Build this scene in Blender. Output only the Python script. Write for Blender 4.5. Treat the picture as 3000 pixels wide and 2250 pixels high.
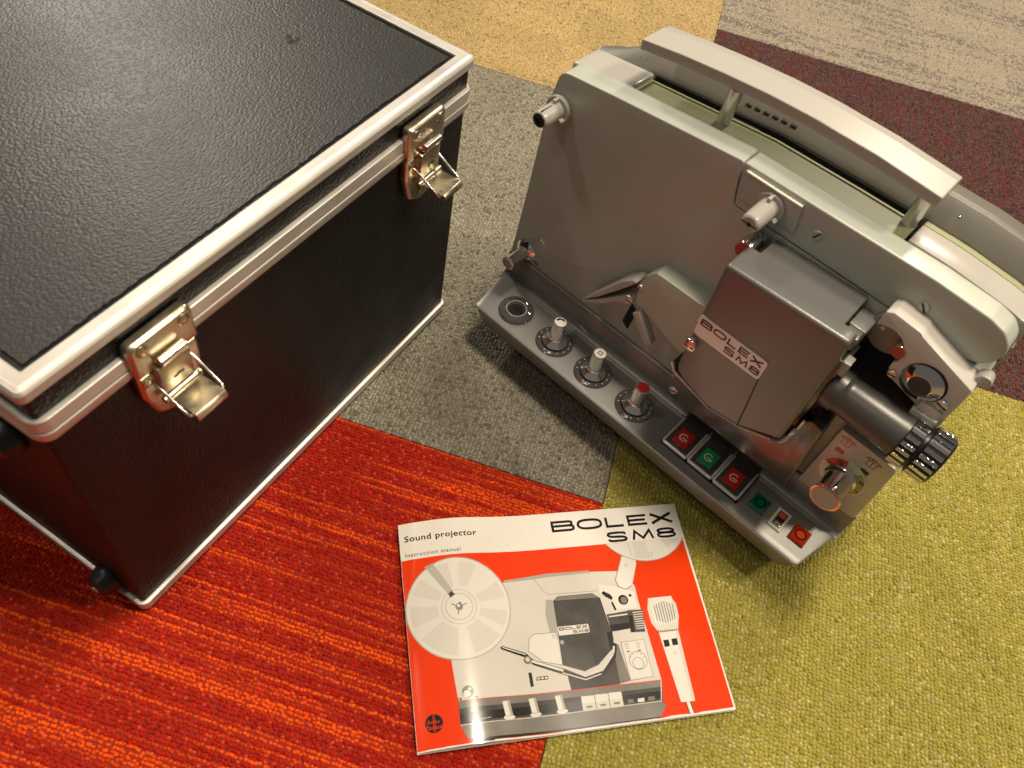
import bpy, bmesh, math, random
import numpy as np
from mathutils import Vector, Matrix

# ------------------------------------------------------------------ camera, world, lamps, exposure
for o in list(bpy.data.objects):
    bpy.data.objects.remove(o, do_unlink=True)
scene = bpy.context.scene
COL = scene.collection
R = math.radians

cam_d = bpy.data.cameras.new('camera')
cam = bpy.data.objects.new('camera', cam_d)
COL.objects.link(cam)
cam.location = (-0.0681, -1.0730, 0.5426)
cam.rotation_euler = (R(35.9261), R(-8.5867), R(15.8795))
cam_d.sensor_width = 36.0
cam_d.lens = 28.33
cam_d.clip_start = 0.01
cam_d.clip_end = 100
cam_d.dof.use_dof = True
cam_d.dof.focus_distance = 0.66
cam_d.dof.aperture_fstop = 13
scene.camera = cam

world = bpy.data.worlds.new('World')
scene.world = world
world.use_nodes = True
bgn = world.node_tree.nodes['Background']
bgn.inputs[0].default_value = (1.0, 0.91, 0.80, 1)
bgn.inputs[1].default_value = 0.105


def ceiling_lamp(loc, target, watts, size, colour, spread=160):
    d = bpy.data.lights.new('ceiling_lamp', 'AREA')
    d.shape = 'DISK'
    d.size = size
    d.energy = watts
    d.color = colour
    d.spread = R(spread)
    o = bpy.data.objects.new('ceiling_lamp', d)
    COL.objects.link(o)
    o.location = loc
    o.rotation_euler = (Vector(target) - Vector(loc)).to_track_quat('-Z', 'Y').to_euler()
    return o


WARM = (1.0, 0.86, 0.68)
ceiling_lamp((0.15, -0.50, 2.35), (0.1, -0.55, 0), 33, 0.40, WARM)
ceiling_lamp((0.92, 1.55, 2.35), (0.1, -0.5, 0), 35, 0.30, (1.0, 0.86, 0.66))
ceiling_lamp((-2.35, 1.75, 2.35), (-0.3, -0.5, 0), 40, 0.40, (1.0, 0.90, 0.76))
ceiling_lamp((-1.75, -0.75, 2.35), (0, -0.6, 0), 6, 0.20, WARM)
ceiling_lamp((-1.05, -1.75, 2.35), (0, -0.6, 0), 3, 0.22, WARM)
ceiling_lamp((1.55, -0.45, 2.35), (0.3, -0.6, 0), 27, 0.34, (1.0, 0.87, 0.64))

scene.view_settings.view_transform = 'Standard'
scene.view_settings.look = 'None'
scene.view_settings.gamma = 1.0
scene.view_settings.use_curve_mapping = False
scene.view_settings.exposure = 0.0
random.seed(7)
rng = np.random.default_rng(11)


# ------------------------------------------------------------------ materials
def mat(name, col, rough=0.5, metal=0.0, spec=0.5, coat=0.0, bump=None, var=None, trans=0.0, rvar=None):
    """bump = (scale, distance, kind); var = (scale, other colour, amount); rvar = (scale, rough2)"""
    m = bpy.data.materials.new(name)
    m.use_nodes = True
    nt = m.node_tree
    b = nt.nodes['Principled BSDF']
    b.inputs['Base Color'].default_value = (*col, 1)
    b.inputs['Roughness'].default_value = rough
    b.inputs['Metallic'].default_value = metal
    b.inputs['Specular IOR Level'].default_value = spec
    b.inputs['Coat Weight'].default_value = coat
    b.inputs['Coat Roughness'].default_value = 0.08
    b.inputs['Transmission Weight'].default_value = trans
    tc = nt.nodes.new('ShaderNodeTexCoord')
    if bump:
        sc, dist, kind = bump
        if kind == 'voronoi':
            t = nt.nodes.new('ShaderNodeTexVoronoi')
            t.feature = 'SMOOTH_F1'
            t.inputs['Scale'].default_value = sc
            t.inputs['Smoothness'].default_value = 0.5
            out = t.outputs['Distance']
        else:
            t = nt.nodes.new('ShaderNodeTexNoise')
            t.inputs['Scale'].default_value = sc
            t.inputs['Detail'].default_value = 4
            out = t.outputs['Fac']
        nt.links.new(tc.outputs['Object'], t.inputs['Vector'])
        bp = nt.nodes.new('ShaderNodeBump')
        bp.inputs['Strength'].default_value = 1.0
        bp.inputs['Distance'].default_value = dist
        if kind == 'voronoi':
            bp.invert = True
        nt.links.new(out, bp.inputs['Height'])
        nt.links.new(bp.outputs['Normal'], b.inputs['Normal'])
    if var:
        sc, c2, amt = var
        n = nt.nodes.new('ShaderNodeTexNoise')
        n.inputs['Scale'].default_value = sc
        n.inputs['Detail'].default_value = 5
        nt.links.new(tc.outputs['Object'], n.inputs['Vector'])
        rp = nt.nodes.new('ShaderNodeMapRange')
        rp.inputs['From Min'].default_value = 0.42
        rp.inputs['From Max'].default_value = 0.68
        rp.inputs['To Max'].default_value = amt
        nt.links.new(n.outputs['Fac'], rp.inputs['Value'])
        mx = nt.nodes.new('ShaderNodeMix')
        mx.data_type = 'RGBA'
        mx.inputs['A'].default_value = (*col, 1)
        mx.inputs['B'].default_value = (*c2, 1)
        nt.links.new(rp.outputs['Result'], mx.inputs['Factor'])
        nt.links.new(mx.outputs['Result'], b.inputs['Base Color'])
    if rvar:
        sc, r2 = rvar
        n = nt.nodes.new('ShaderNodeTexNoise')
        n.inputs['Scale'].default_value = sc
        n.inputs['Detail'].default_value = 6
        nt.links.new(tc.outputs['Object'], n.inputs['Vector'])
        rp = nt.nodes.new('ShaderNodeMapRange')
        rp.inputs['From Min'].default_value = 0.35
        rp.inputs['From Max'].default_value = 0.7
        rp.inputs['To Min'].default_value = rough
        rp.inputs['To Max'].default_value = r2
        nt.links.new(n.outputs['Fac'], rp.inputs['Value'])
        nt.links.new(rp.outputs['Result'], b.inputs['Roughness'])
    return m


def vinyl_mat():
    """black pebbled leathercloth: rounded grains with fine creases, a scuffed patch"""
    m = mat('black_leathercloth', (0.014, 0.0135, 0.013), 0.37, spec=0.5)
    nt = m.node_tree
    b = nt.nodes['Principled BSDF']
    tc = nt.nodes.new('ShaderNodeTexCoord')
    mp = nt.nodes.new('ShaderNodeMapping')
    mp.inputs['Scale'].default_value = (0.72, 1.15, 1.0)
    nt.links.new(tc.outputs['Object'], mp.inputs['Vector'])
    ns = nt.nodes.new('ShaderNodeTexNoise')
    ns.inputs['Scale'].default_value = 90
    ns.inputs['Detail'].default_value = 2
    nt.links.new(mp.outputs['Vector'], ns.inputs['Vector'])
    ad = nt.nodes.new('ShaderNodeVectorMath')
    ad.operation = 'MULTIPLY_ADD'
    ad.inputs[1].default_value = (0.0016,) * 3
    nt.links.new(ns.outputs['Color'], ad.inputs[0])
    nt.links.new(mp.outputs['Vector'], ad.inputs[2])
    v1 = nt.nodes.new('ShaderNodeTexVoronoi')
    v1.feature = 'SMOOTH_F1'
    v1.inputs['Scale'].default_value = 700
    v1.inputs['Smoothness'].default_value = 0.35
    nt.links.new(ad.outputs['Vector'], v1.inputs['Vector'])
    n2 = nt.nodes.new('ShaderNodeTexNoise')
    n2.inputs['Scale'].default_value = 1100
    n2.inputs['Detail'].default_value = 3
    nt.links.new(ad.outputs['Vector'], n2.inputs['Vector'])
    mm = nt.nodes.new('ShaderNodeMath')
    mm.operation = 'MULTIPLY_ADD'
    mm.inputs[1].default_value = 0.3
    nt.links.new(n2.outputs['Fac'], mm.inputs[0])
    nt.links.new(v1.outputs['Distance'], mm.inputs[2])
    bp = nt.nodes.new('ShaderNodeBump')
    bp.invert = True
    bp.inputs['Strength'].default_value = 1.0
    bp.inputs['Distance'].default_value = 0.00020
    nt.links.new(mm.outputs[0], bp.inputs['Height'])
    nt.links.new(bp.outputs['Normal'], b.inputs['Normal'])
    # worn bald spot in the cloth
    ds = nt.nodes.new('ShaderNodeVectorMath')
    ds.operation = 'DISTANCE'
    ds.inputs[1].default_value = (0.2695, 0.0913, 0.2465)
    nb = nt.nodes.new('ShaderNodeTexNoise')
    nb.inputs['Scale'].default_value = 160
    nb.inputs['Detail'].default_value = 4
    nt.links.new(tc.outputs['Object'], nb.inputs['Vector'])
    ad2 = nt.nodes.new('ShaderNodeVectorMath')
    ad2.operation = 'MULTIPLY_ADD'
    ad2.inputs[1].default_value = (0.026,) * 3
    nt.links.new(nb.outputs['Color'], ad2.inputs[0])
    of = nt.nodes.new('ShaderNodeVectorMath')
    of.operation = 'SUBTRACT'
    of.inputs[1].default_value = (0.013,) * 3
    nt.links.new(tc.outputs['Object'], of.inputs[0])
    nt.links.new(of.outputs['Vector'], ad2.inputs[2])
    nt.links.new(ad2.outputs['Vector'], ds.inputs[0])
    rg = nt.nodes.new('ShaderNodeMapRange')
    rg.inputs['From Min'].default_value = 0.0046
    rg.inputs['From Max'].default_value = 0.0062
    rg.inputs['To Min'].default_value = 0.85
    rg.inputs['To Max'].default_value = 0.36
    nt.links.new(ds.outputs['Value'], rg.inputs['Value'])
    nr = nt.nodes.new('ShaderNodeTexNoise')
    nr.inputs['Scale'].default_value = 14
    nt.links.new(tc.outputs['Object'], nr.inputs['Vector'])
    ra = nt.nodes.new('ShaderNodeMath')
    ra.operation = 'MULTIPLY_ADD'
    ra.inputs[1].default_value = 0.12
    nt.links.new(nr.outputs['Fac'], ra.inputs[0])
    nt.links.new(rg.outputs['Result'], ra.inputs[2])
    nt.links.new(ra.outputs[0], b.inputs['Roughness'])
    return m


M = dict(
    vinyl=vinyl_mat(),
    side_vinyl=mat('black_cloth', (0.0075, 0.0067, 0.0064), 0.40, spec=0.26, bump=(430, 0.00035, 'voronoi'), rvar=(30, 0.55)),
    gap=mat('black_gap', (0.006, 0.006, 0.006), 0.6),
    alu=mat('worn_aluminium', (0.62, 0.605, 0.575), 0.40, 0.6, var=(34, (0.52, 0.45, 0.37), 0.5), rvar=(50, 0.52),
            bump=(300, 0.00003, 'noise')),
    latch=mat('tarnished_nickel', (0.56, 0.51, 0.40), 0.24, 0.95, var=(70, (0.38, 0.29, 0.17), 0.55), rvar=(90, 0.40)),
    wire=mat('steel_wire', (0.78, 0.74, 0.68), 0.2, 1.0),
    rubber=mat('black_rubber', (0.012, 0.012, 0.013), 0.38),
    paint=mat('silver_grey_paint', (0.46, 0.485, 0.43), 0.33, 0.15, bump=(1300, 0.00004, 'noise'), var=(22, (0.425, 0.445, 0.39), 0.8), rvar=(26, 0.52)),
    ivory=mat('ivory_plastic', (0.415, 0.395, 0.36), 0.28, coat=0.15),
    tint=mat('pale_green', (0.31, 0.32, 0.18), 0.45),  # pale green tone of channel floor, lips and ledge chamfer
    dark=mat('dark_grey_hammered_paint', (0.27, 0.266, 0.254), 0.38, 0.40, bump=(1100, 0.00009, 'noise')),
    lampgrey=mat('lamp_house_grey', (0.185, 0.181, 0.174), 0.36, 0.42, bump=(1100, 0.00009, 'noise')),
    gatewhite=mat('off_white_enamel', (0.60, 0.565, 0.515), 0.34),
    keyedge=mat('key_edge', (0.80, 0.79, 0.77), 0.22, 0.6),
    rear=mat('rear_grey_paint', (0.135, 0.125, 0.104), 0.42, bump=(1400, 0.00003, 'noise')),
    block=mat('dark_block', (0.17, 0.163, 0.152), 0.22, 0.6, bump=(900, 0.00004, 'noise')),
    lensgrey=mat('lens_grey', (0.085, 0.080, 0.072), 0.34, 0.3, bump=(1200, 0.00005, 'noise')),
    black=mat('black_paint', (0.008, 0.008, 0.009), 0.3),
    matte=mat('matte_black', (0.006, 0.006, 0.006), 0.8),
    chrome=mat('chrome', (0.82, 0.81, 0.80), 0.07, 1.0),
    satin=mat('satin_steel', (0.74, 0.72, 0.69), 0.24, 0.7),
    darkchrome=mat('smoked_chrome', (0.24, 0.235, 0.225), 0.17, 0.8),
    knobmetal=mat('bright_knob_metal', (0.84, 0.83, 0.81), 0.09, 0.92),
    keychrome=mat('key_chrome', (0.27, 0.265, 0.255), 0.20, 0.9, bump=(60, 0.0003, 'noise')),
    red=mat('red_enamel', (0.55, 0.012, 0.010), 0.3, coat=0.3),
    dullred=mat('dull_red', (0.42, 0.055, 0.035), 0.35),
    green=mat('green_enamel', (0.008, 0.26, 0.10), 0.3, coat=0.3),
    darkred=mat('dark_red_cap', (0.25, 0.004, 0.008), 0.3, coat=0.3),
    white=mat('white_enamel', (0.74, 0.70, 0.62), 0.4),
    plate=mat('satin_plate', (0.56, 0.53, 0.47), 0.40, 0.25),
    silver=mat('silver_label', (0.70, 0.665, 0.64), 0.36, 0.35),
    ink=mat('black_ink', (0.010, 0.009, 0.010), 0.35),
    jewel_g=mat('green_jewel', (0.002, 0.12, 0.075), 0.08, coat=0.6),
    jewel_r=mat('orange_jewel', (0.46, 0.024, 0.004), 0.08, coat=0.6),
    jewel_rd=mat('orange_jewel_dark', (0.12, 0.006, 0.003), 0.1, coat=0.6),
    jewel_gd=mat('green_jewel_dark', (0.001, 0.03, 0.022), 0.1, coat=0.6),
    jewel_rc=mat('orange_jewel_centre', (0.62, 0.07, 0.008), 0.15, coat=0.6),
    yellow=mat('yellow_tint', (0.60, 0.46, 0.06), 0.2, 0.6),
    orange=mat('orange_tint', (0.75, 0.22, 0.09), 0.2, 0.6),
    carpet_red=mat('carpet_reflection_rim', (0.90, 0.42, 0.24), 0.16, 1.0),  # chrome rim with the red carpet's reflection put into its colour
    capdark=mat('dark_cap', (0.045, 0.042, 0.044), 0.6),
    capgrey=mat('grey_cap', (0.40, 0.37, 0.34), 0.4),
    dialred=mat('dial_red', (0.65, 0.09, 0.05), 0.4),
    dialyel=mat('dial_green', (0.42, 0.40, 0.10), 0.4),
    # booklet
    paper=mat('cover_white', (0.80, 0.765, 0.70), 0.16, coat=0.7, var=(9, (0.72, 0.67, 0.59), 0.5)),
    page=mat('page_paper', (0.72, 0.67, 0.58), 0.6),
    p_or=mat('print_orange', (0.80, 0.045, 0.004), 0.15, coat=0.7),
    p_k=mat('print_black', (0.012, 0.010, 0.010), 0.2, coat=0.3),
    p_d=mat('print_dark_grey', (0.065, 0.06, 0.055), 0.16, coat=0.7, var=(60, (0.11, 0.10, 0.09), 0.8)),
    p_m=mat('print_mid_grey', (0.20, 0.185, 0.165), 0.16, coat=0.7, var=(55, (0.28, 0.26, 0.23), 0.7)),
    p_g=mat('print_grey', (0.40, 0.375, 0.33), 0.16, coat=0.7),
    p_l=mat('print_light_grey', (0.66, 0.625, 0.56), 0.16, coat=0.7, var=(30, (0.60, 0.56, 0.50), 0.8)),
    p_x=mat('print_pale_grey', (0.665, 0.625, 0.565), 0.16, coat=0.7),
    p_h=mat('print_soft_grey', (0.48, 0.45, 0.40), 0.16, coat=0.7),
    p_w=mat('print_pale', (0.735, 0.70, 0.64), 0.16, coat=0.7),
    p_r=mat('print_brown', (0.16, 0.13, 0.10), 0.3),
)


# ------------------------------------------------------------------ mesh helpers
def obj(name, me, m, parent=None, loc=None):
    o = bpy.data.objects.new(name, me)
    COL.objects.link(o)
    if m is not None:
        me.materials.append(M[m] if isinstance(m, str) else m)
    if parent is not None:
        o.parent = parent
    if loc is not None:
        o.location = loc
    return o


def finish(name, bm, m, parent=None, bevel=0.0, seg=2, smooth=38, recalc=True, only=None):
    if recalc:
        bmesh.ops.recalc_face_normals(bm, faces=bm.faces)
    if bevel > 0:
        es = [e for e in bm.edges if len(e.link_faces) == 2 and e.calc_face_angle(0) > R(28) and (only is None or all(only(v.co) for v in e.verts))]
        bmesh.ops.bevel(bm, geom=es, offset=bevel, segments=seg, profile=0.5, affect='EDGES', clamp_overlap=True)
    me = bpy.data.meshes.new(name)
    bm.to_mesh(me)
    bm.free()
    me.polygons.foreach_set('use_smooth', [True] * len(me.polygons))
    me.set_sharp_from_angle(angle=R(smooth))
    return obj(name, me, m, parent)


def thing(name, label, cat, loc, rz, group=None):
    o = bpy.data.objects.new(name, None)
    COL.objects.link(o)
    o.empty_display_size = 0.05
    o.location = loc
    o.rotation_euler = (0, 0, rz)
    o['label'] = label
    o['category'] = cat
    return o


AX = {'y': lambda p, h: (p[0], h, p[1]), 'z': lambda p, h: (p[0], p[1], h), 'x': lambda p, h: (h, p[0], p[1])}


def loft(bm, rings, cap=True):
    rows = [[bm.verts.new(p) for p in r] for r in rings]
    n = len(rows[0])
    for a, b in zip(rows[:-1], rows[1:]):
        for i in range(n):
            bm.faces.new((a[i], a[(i + 1) % n], b[(i + 1) % n], b[i]))
    if cap:
        bm.faces.new(rows[0][::-1])
        bm.faces.new(rows[-1])
    return bm


def prism(poly, a, b, axis, bm=None):
    bm = bm or bmesh.new()
    f = AX[axis]
    return loft(bm, [[f(p, a) for p in poly], [f(p, b) for p in poly]])


def box(x0, x1, y0, y1, z0, z1, bm=None):
    return prism([(x0, y0), (x1, y0), (x1, y1), (x0, y1)], z0, z1, 'z', bm)


def round_poly(pts, r, seg=5):
    out = []
    n = len(pts)
    for i in range(n):
        p0, p, p1 = Vector(pts[i - 1]), Vector(pts[i]), Vector(pts[(i + 1) % n])
        rr = r[i] if isinstance(r, (list, tuple)) else r
        d0, d1 = (p0 - p), (p1 - p)
        a = d0.angle(d1)
        if rr <= 0 or a > R(172):
            out.append(tuple(p))
            continue
        t = min(rr / math.tan(a / 2), d0.length * 0.48, d1.length * 0.48)
        s, e = p + d0.normalized() * t, p + d1.normalized() * t
        for k in range(seg + 1):
            u = k / seg
            out.append(tuple((1 - u) ** 2 * s + 2 * u * (1 - u) * p + u * u * e))
    return out


def circle(cx, cy, r, n=32, a0=0.0, a1=2 * math.pi, closed=True):
    m = n if closed else n + 1
    return [(cx + r * math.cos(a0 + (a1 - a0) * k / n), cy + r * math.sin(a0 + (a1 - a0) * k / n)) for k in range(m)]


def frame(axis):
    z = Vector(axis).normalized()
    x = z.orthogonal().normalized()
    return Matrix((x, z.cross(x), z)).transposed()


def lathe(profile, origin, axis, seg=32, bm=None, cap=True):
    bm = bm or bmesh.new()
    F = frame(axis)
    o = Vector(origin)
    rings = []
    for r, h in profile:
        rings.append([tuple(o + F @ Vector((r * math.cos(2 * math.pi * k / seg), r * math.sin(2 * math.pi * k / seg), h))) for k in range(seg)])
    return loft(bm, rings, cap)


def tube(path, r, seg=10, bm=None):
    bm = bm or bmesh.new()
    P = [Vector(p) for p in path]
    rings = []
    ref = None
    for i, p in enumerate(P):
        d = (P[min(i + 1, len(P) - 1)] - P[max(i - 1, 0)]).normalized()
        if ref is None:
            ref = d.orthogonal().normalized()
        ref = (ref - d * ref.dot(d)).normalized()
        b = d.cross(ref)
        rings.append([tuple(p + r * (math.cos(2 * math.pi * k / seg) * ref + math.sin(2 * math.pi * k / seg) * b)) for k in range(seg)])
    return loft(bm, rings)


def stroke(pts, w, closed=False):
    """thick polyline in 2D as a list of quads with mitred joints"""
    P = [Vector(p) for p in pts]
    n = len(P)
    L, Rr = [], []
    for i in range(n):
        if closed:
            d0 = (P[i] - P[i - 1]).normalized()
            d1 = (P[(i + 1) % n] - P[i]).normalized()
        else:
            d0 = (P[i] - P[i - 1]).normalized() if i else (P[1] - P[0]).normalized()
            d1 = (P[i + 1] - P[i]).normalized() if i < n - 1 else d0
        n0 = Vector((-d0.y, d0.x))
        n1 = Vector((-d1.y, d1.x))
        mt = (n0 + n1)
        mt = mt.normalized() if mt.length > 1e-6 else n0
        k = (w / 2) / max(0.45, mt.dot(n0))
        L.append(tuple(P[i] + mt * k))
        Rr.append(tuple(P[i] - mt * k))
    q = []
    for i in range(n if closed else n - 1):
        j = (i + 1) % n
        q.append([Rr[i], Rr[j], L[j], L[i]])
    return q


def sup(cx, cy, a, b, n=2.7, k=28):
    out = []
    for i in range(k):
        t = 2 * math.pi * i / k
        c, s = math.cos(t), math.sin(t)
        out.append((cx + a * math.copysign(abs(c) ** (2 / n), c), cy + b * math.copysign(abs(s) ** (2 / n), s)))
    return out


def glyph(ch, x, y, w, h, sw):
    """wide sans letters built from strokes; sw = stroke width"""
    e = sw / 2
    X0, X1, Y0, Y1 = x + e, x + w - e, y + e, y + h - e
    P = lambda u, v: (X0 + (X1 - X0) * u, Y0 + (Y1 - Y0) * v)
    if ch == 'B':
        return (stroke([P(0, -.0), P(0, 1), P(.82, 1), P(.93, .94), P(.95, .78), P(.93, .60), P(.82, .53), P(0, .53)], sw)
                + stroke([P(.78, .53), P(.94, .49), P(1, .38), P(1, .16), P(.94, .03), P(.8, 0), P(0, 0), P(0, .3)], sw))
    if ch == 'O':
        return stroke(sup((X0 + X1) / 2, (Y0 + Y1) / 2, (X1 - X0) / 2, (Y1 - Y0) / 2), sw, True)
    if ch == 'L':
        return stroke([P(0, 1.08), P(0, 0), P(1, 0)], sw)
    if ch == 'E':
        return stroke([P(1, 1), P(0, 1), P(0, 0), P(1, 0)], sw) + stroke([P(0, .5), P(.92, .5)], sw)
    if ch == 'X':
        return stroke([P(.04, 1.06), P(.96, -.06)], sw * 1.15) + stroke([P(.04, -.06), P(.96, 1.06)], sw * 1.15)
    if ch == 'S':
        return stroke([P(1, .78), P(.93, .94), P(.75, 1), P(.25, 1), P(.06, .94), P(0, .78), P(.05, .62), P(.2, .54),
                       P(.8, .47), P(.95, .39), P(1, .22), P(.94, .06), P(.75, 0), P(.25, 0), P(.07, .06), P(0, .22)], sw)
    if ch == 'M':
        return stroke([P(0, -.06), P(.13, 1), P(.5, .08), P(.87, 1), P(1, -.06)], sw)
    if ch == '8':
        m = (Y0 + Y1) / 2 + (Y1 - Y0) * .03
        return (stroke(sup((X0 + X1) / 2, (Y1 + m) / 2, (X1 - X0) * .46, (Y1 - m) / 2, 2.4, 22), sw, True)
                + stroke(sup((X0 + X1) / 2, (Y0 + m) / 2, (X1 - X0) / 2, (m - Y0) / 2, 2.4, 22), sw, True))
    if ch == 'R':
        return (stroke([P(0, 0), P(0, 1), P(.8, 1), P(1, .88), P(1, .62), P(.8, .5), P(0, .5)], sw) + stroke([P(.5, .5), P(1, 0)], sw))
    return []


def brand(x0, x1, y0, h, sw):
    W = x1 - x0
    out = []
    for ch, a, b in (('B', 0, .185), ('O', .205, .41), ('L', .435, .59), ('E', .615, .785), ('X', .795, 1.0)):
        out += glyph(ch, x0 + a * W, y0, (b - a) * W, h, sw)
    return out


def model(x0, x1, y0, h, sw):
    W = x1 - x0
    out = []
    for ch, a, b in (('S', 0, .29), ('M', .355, .675), ('8', .72, 1.0)):
        out += glyph(ch, x0 + a * W, y0, (b - a) * W, h, sw)
    return out


def text_polys(s, x0, x1, base, height, shear=0.0, fat=.018, space=1.08):
    cu = bpy.data.curves.new('lettering', 'FONT')
    cu.body = s
    cu.size = 1.0
    cu.resolution_u = 3
    cu.space_character = space
    cu.shear = shear
    cu.offset = fat
    o = bpy.data.objects.new('lettering', cu)
    COL.objects.link(o)
    dg = bpy.context.evaluated_depsgraph_get()
    me = o.evaluated_get(dg).to_mesh()
    V = [v.co.copy() for v in me.vertices]
    polys = [[(V[i].x, V[i].y) for i in p.vertices] for p in me.polygons]
    o.evaluated_get(dg).to_mesh_clear()
    bpy.data.objects.remove(o, do_unlink=True)
    bpy.data.curves.remove(cu)
    xs = [p[0] for q in polys for p in q]
    a, b = min(xs), max(xs)
    k = (x1 - x0) / (b - a)
    ky = height / 0.70
    return [[(x0 + (p[0] - a) * k, base + p[1] * ky) for p in q] for q in polys]


def flat(name, polys, m, parent, place, thick=0.0):
    """polygons laid on a plane; place maps a 2D point to 3D"""
    bm = bmesh.new()
    for q in polys:
        try:
            bm.faces.new([bm.verts.new(place(p)) for p in q])
        except ValueError:
            pass
    bmesh.ops.triangulate(bm, faces=bm.faces)
    return finish(name, bm, m, parent, recalc=False)


# ------------------------------------------------------------------ floor: carpet tiles with tufted pile
def box_mesh(name, x0, x1, y0, y1, z0, z1, m, parent):
    return finish(name, box(x0, x1, y0, y1, z0, z1), m, parent)


TAB = rng.random((256, 256))


def vnoise(x, y, sx=0, sy=0):
    x = x + sx
    y = y + sy
    xi, yi = np.floor(x).astype(int), np.floor(y).astype(int)
    fx, fy = x - xi, y - yi
    fx, fy = fx * fx * (3 - 2 * fx), fy * fy * (3 - 2 * fy)
    g = lambda i, j: TAB[(xi + i) & 255, (yi + j) & 255]
    return (g(0, 0) * (1 - fx) + g(1, 0) * fx) * (1 - fy) + (g(0, 1) * (1 - fx) + g(1, 1) * fx) * fy


def pile_material():
    m = bpy.data.materials.new('carpet_pile')
    m.use_nodes = True
    nt = m.node_tree
    b = nt.nodes['Principled BSDF']
    at = nt.nodes.new('ShaderNodeAttribute')
    at.attribute_name = 'tint'
    nt.links.new(at.outputs['Color'], b.inputs['Base Color'])
    b.inputs['Roughness'].default_value = 0.75
    b.inputs['Specular IOR Level'].default_value = 0.10
    b.inputs['Sheen Weight'].default_value = 0.02
    tc = nt.nodes.new('ShaderNodeTexCoord')
    n = nt.nodes.new('ShaderNodeTexNoise')
    n.inputs['Scale'].default_value = 1300
    n.inputs['Detail'].default_value = 2
    nt.links.new(tc.outputs['Object'], n.inputs['Vector'])
    bp = nt.nodes.new('ShaderNodeBump')
    bp.inputs['Distance'].default_value = 0.0005
    bp.inputs['Strength'].default_value = 0.8
    nt.links.new(n.outputs['Fac'], bp.inputs['Height'])
    nt.links.new(bp.outputs['Normal'], b.inputs['Normal'])
    return m


M['pile'] = pile_material()


def mixc(a, b, t):
    return a[None, :] * (1 - t[:, None]) + b[None, :] * t[:, None]


def C3(*v):
    return np.array(v, float)


def smooth(x, a, b):
    t = np.clip((x - a) / (b - a), 0, 1)
    return t * t * (3 - 2 * t)


# p = position along the row, q = across the rows, r = random per tuft, k = row number
def blocks(p, q, lp, lq, s):
    """broad rectangular patches where one yarn comes to the face"""
    j = np.floor(q / lq + s)
    off = TAB[(j.astype(int) * 7 + int(s * 13)) & 255, 3]
    i = np.floor(p / lp + off * 5)
    return TAB[(i.astype(int) * 5 + int(s * 31)) & 255, (j.astype(int) * 3) & 255]


def col_red(p, q, r, k):
    dark, red, org, pink = C3(.30, .0055, .0015), C3(.47, .016, .003), C3(.82, .100, .005), C3(.56, .058, .018)
    band = vnoise(p / .22, q / .022, 3.1, 8.7)
    rowv = TAB[(k * 37) & 255, 9]
    line = .55 * vnoise(p / .12, k * .83, 9.2, 1.7) + .45 * rowv
    fine = vnoise(p / .012, k * 1.0, 2.2, 4.4)
    o = smooth(line + .55 * (band - .5), .48, .70)
    t = np.clip(o * (.35 + .5 * fine + .35 * r[0]), 0, 1)
    c = mixc(dark, red, r[1])
    c = np.where((r[2] > .90)[:, None], pink[None], c)
    return c * (1 - t[:, None]) + org[None] * t[:, None] * (.8 + .4 * r[3])[:, None]


def col_grey(p, q, r, k):
    dark, mid, lite = C3(.13, .118, .090), C3(.27, .25, .195), C3(.38, .35, .27)
    big = blocks(p, q, .075, .040, 5)
    line = vnoise(p / .05, q / .0037, 4.4, 6.1)
    t = np.clip(.25 + .55 * (big - .3) * smooth(line, .3, .7) + .55 * (r[0] - .35), 0, 1)
    c = mixc(mid, lite, t)
    d = (r[1] < .20 + .25 * (1 - big))
    return np.where(d[:, None], mixc(dark, mid, r[2]), c)


def col_green(p, q, r, k):
    olive, lite, grn, tan = C3(.315, .270, .056), C3(.425, .362, .092), C3(.25, .245, .042), C3(.46, .395, .170)
    band = vnoise(p / .09, q / .02, 1.3, 2.2)
    line = vnoise(p / .05, q / .0037, 5.4, 3.1)
    c = mixc(olive, lite, np.clip(line * .8 + .4 * (r[0] - .4), 0, 1))
    c = np.where((r[1] > .80 - .25 * (band - .5))[:, None], tan[None] * (.8 + .35 * r[3])[:, None], c)
    return np.where((r[2] < .08 + .18 * np.clip(band - .45, 0, 1))[:, None], grn[None] * (.8 + .5 * r[3])[:, None], c)


def col_yellow(p, q, r, k):
    a, b, d = C3(.46, .345, .165), C3(.59, .44, .205), C3(.29, .22, .11)
    big = blocks(p, q, .12, .045, 3)
    line = vnoise(p / .12, q / .0040, 2.4, 7.3)
    c = mixc(a, b, np.clip(.9 * (big - .2) + .5 * (r[0] - .4), 0, 1))
    return np.where((r[1] < .05 + .22 * smooth(line, .55, .8) * (1 - big))[:, None], d[None], c)


def col_taupe(p, q, r, k):
    a, b, d = C3(.42, .365, .28), C3(.355, .31, .245), C3(.215, .18, .165)
    big = blocks(p, q, .11, .060, 4)
    line = vnoise(p / .10, q / .0037, 6.6, 3.9)
    c = mixc(b, a, np.clip(.7 * line + .5 * (r[0] - .3), 0, 1))
    t = (r[1] < .06 + .62 * smooth(line, .40, .62) * smooth(big, .42, .6))
    return np.where(t[:, None], d[None] * (.8 + .5 * r[2])[:, None], c)


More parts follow.
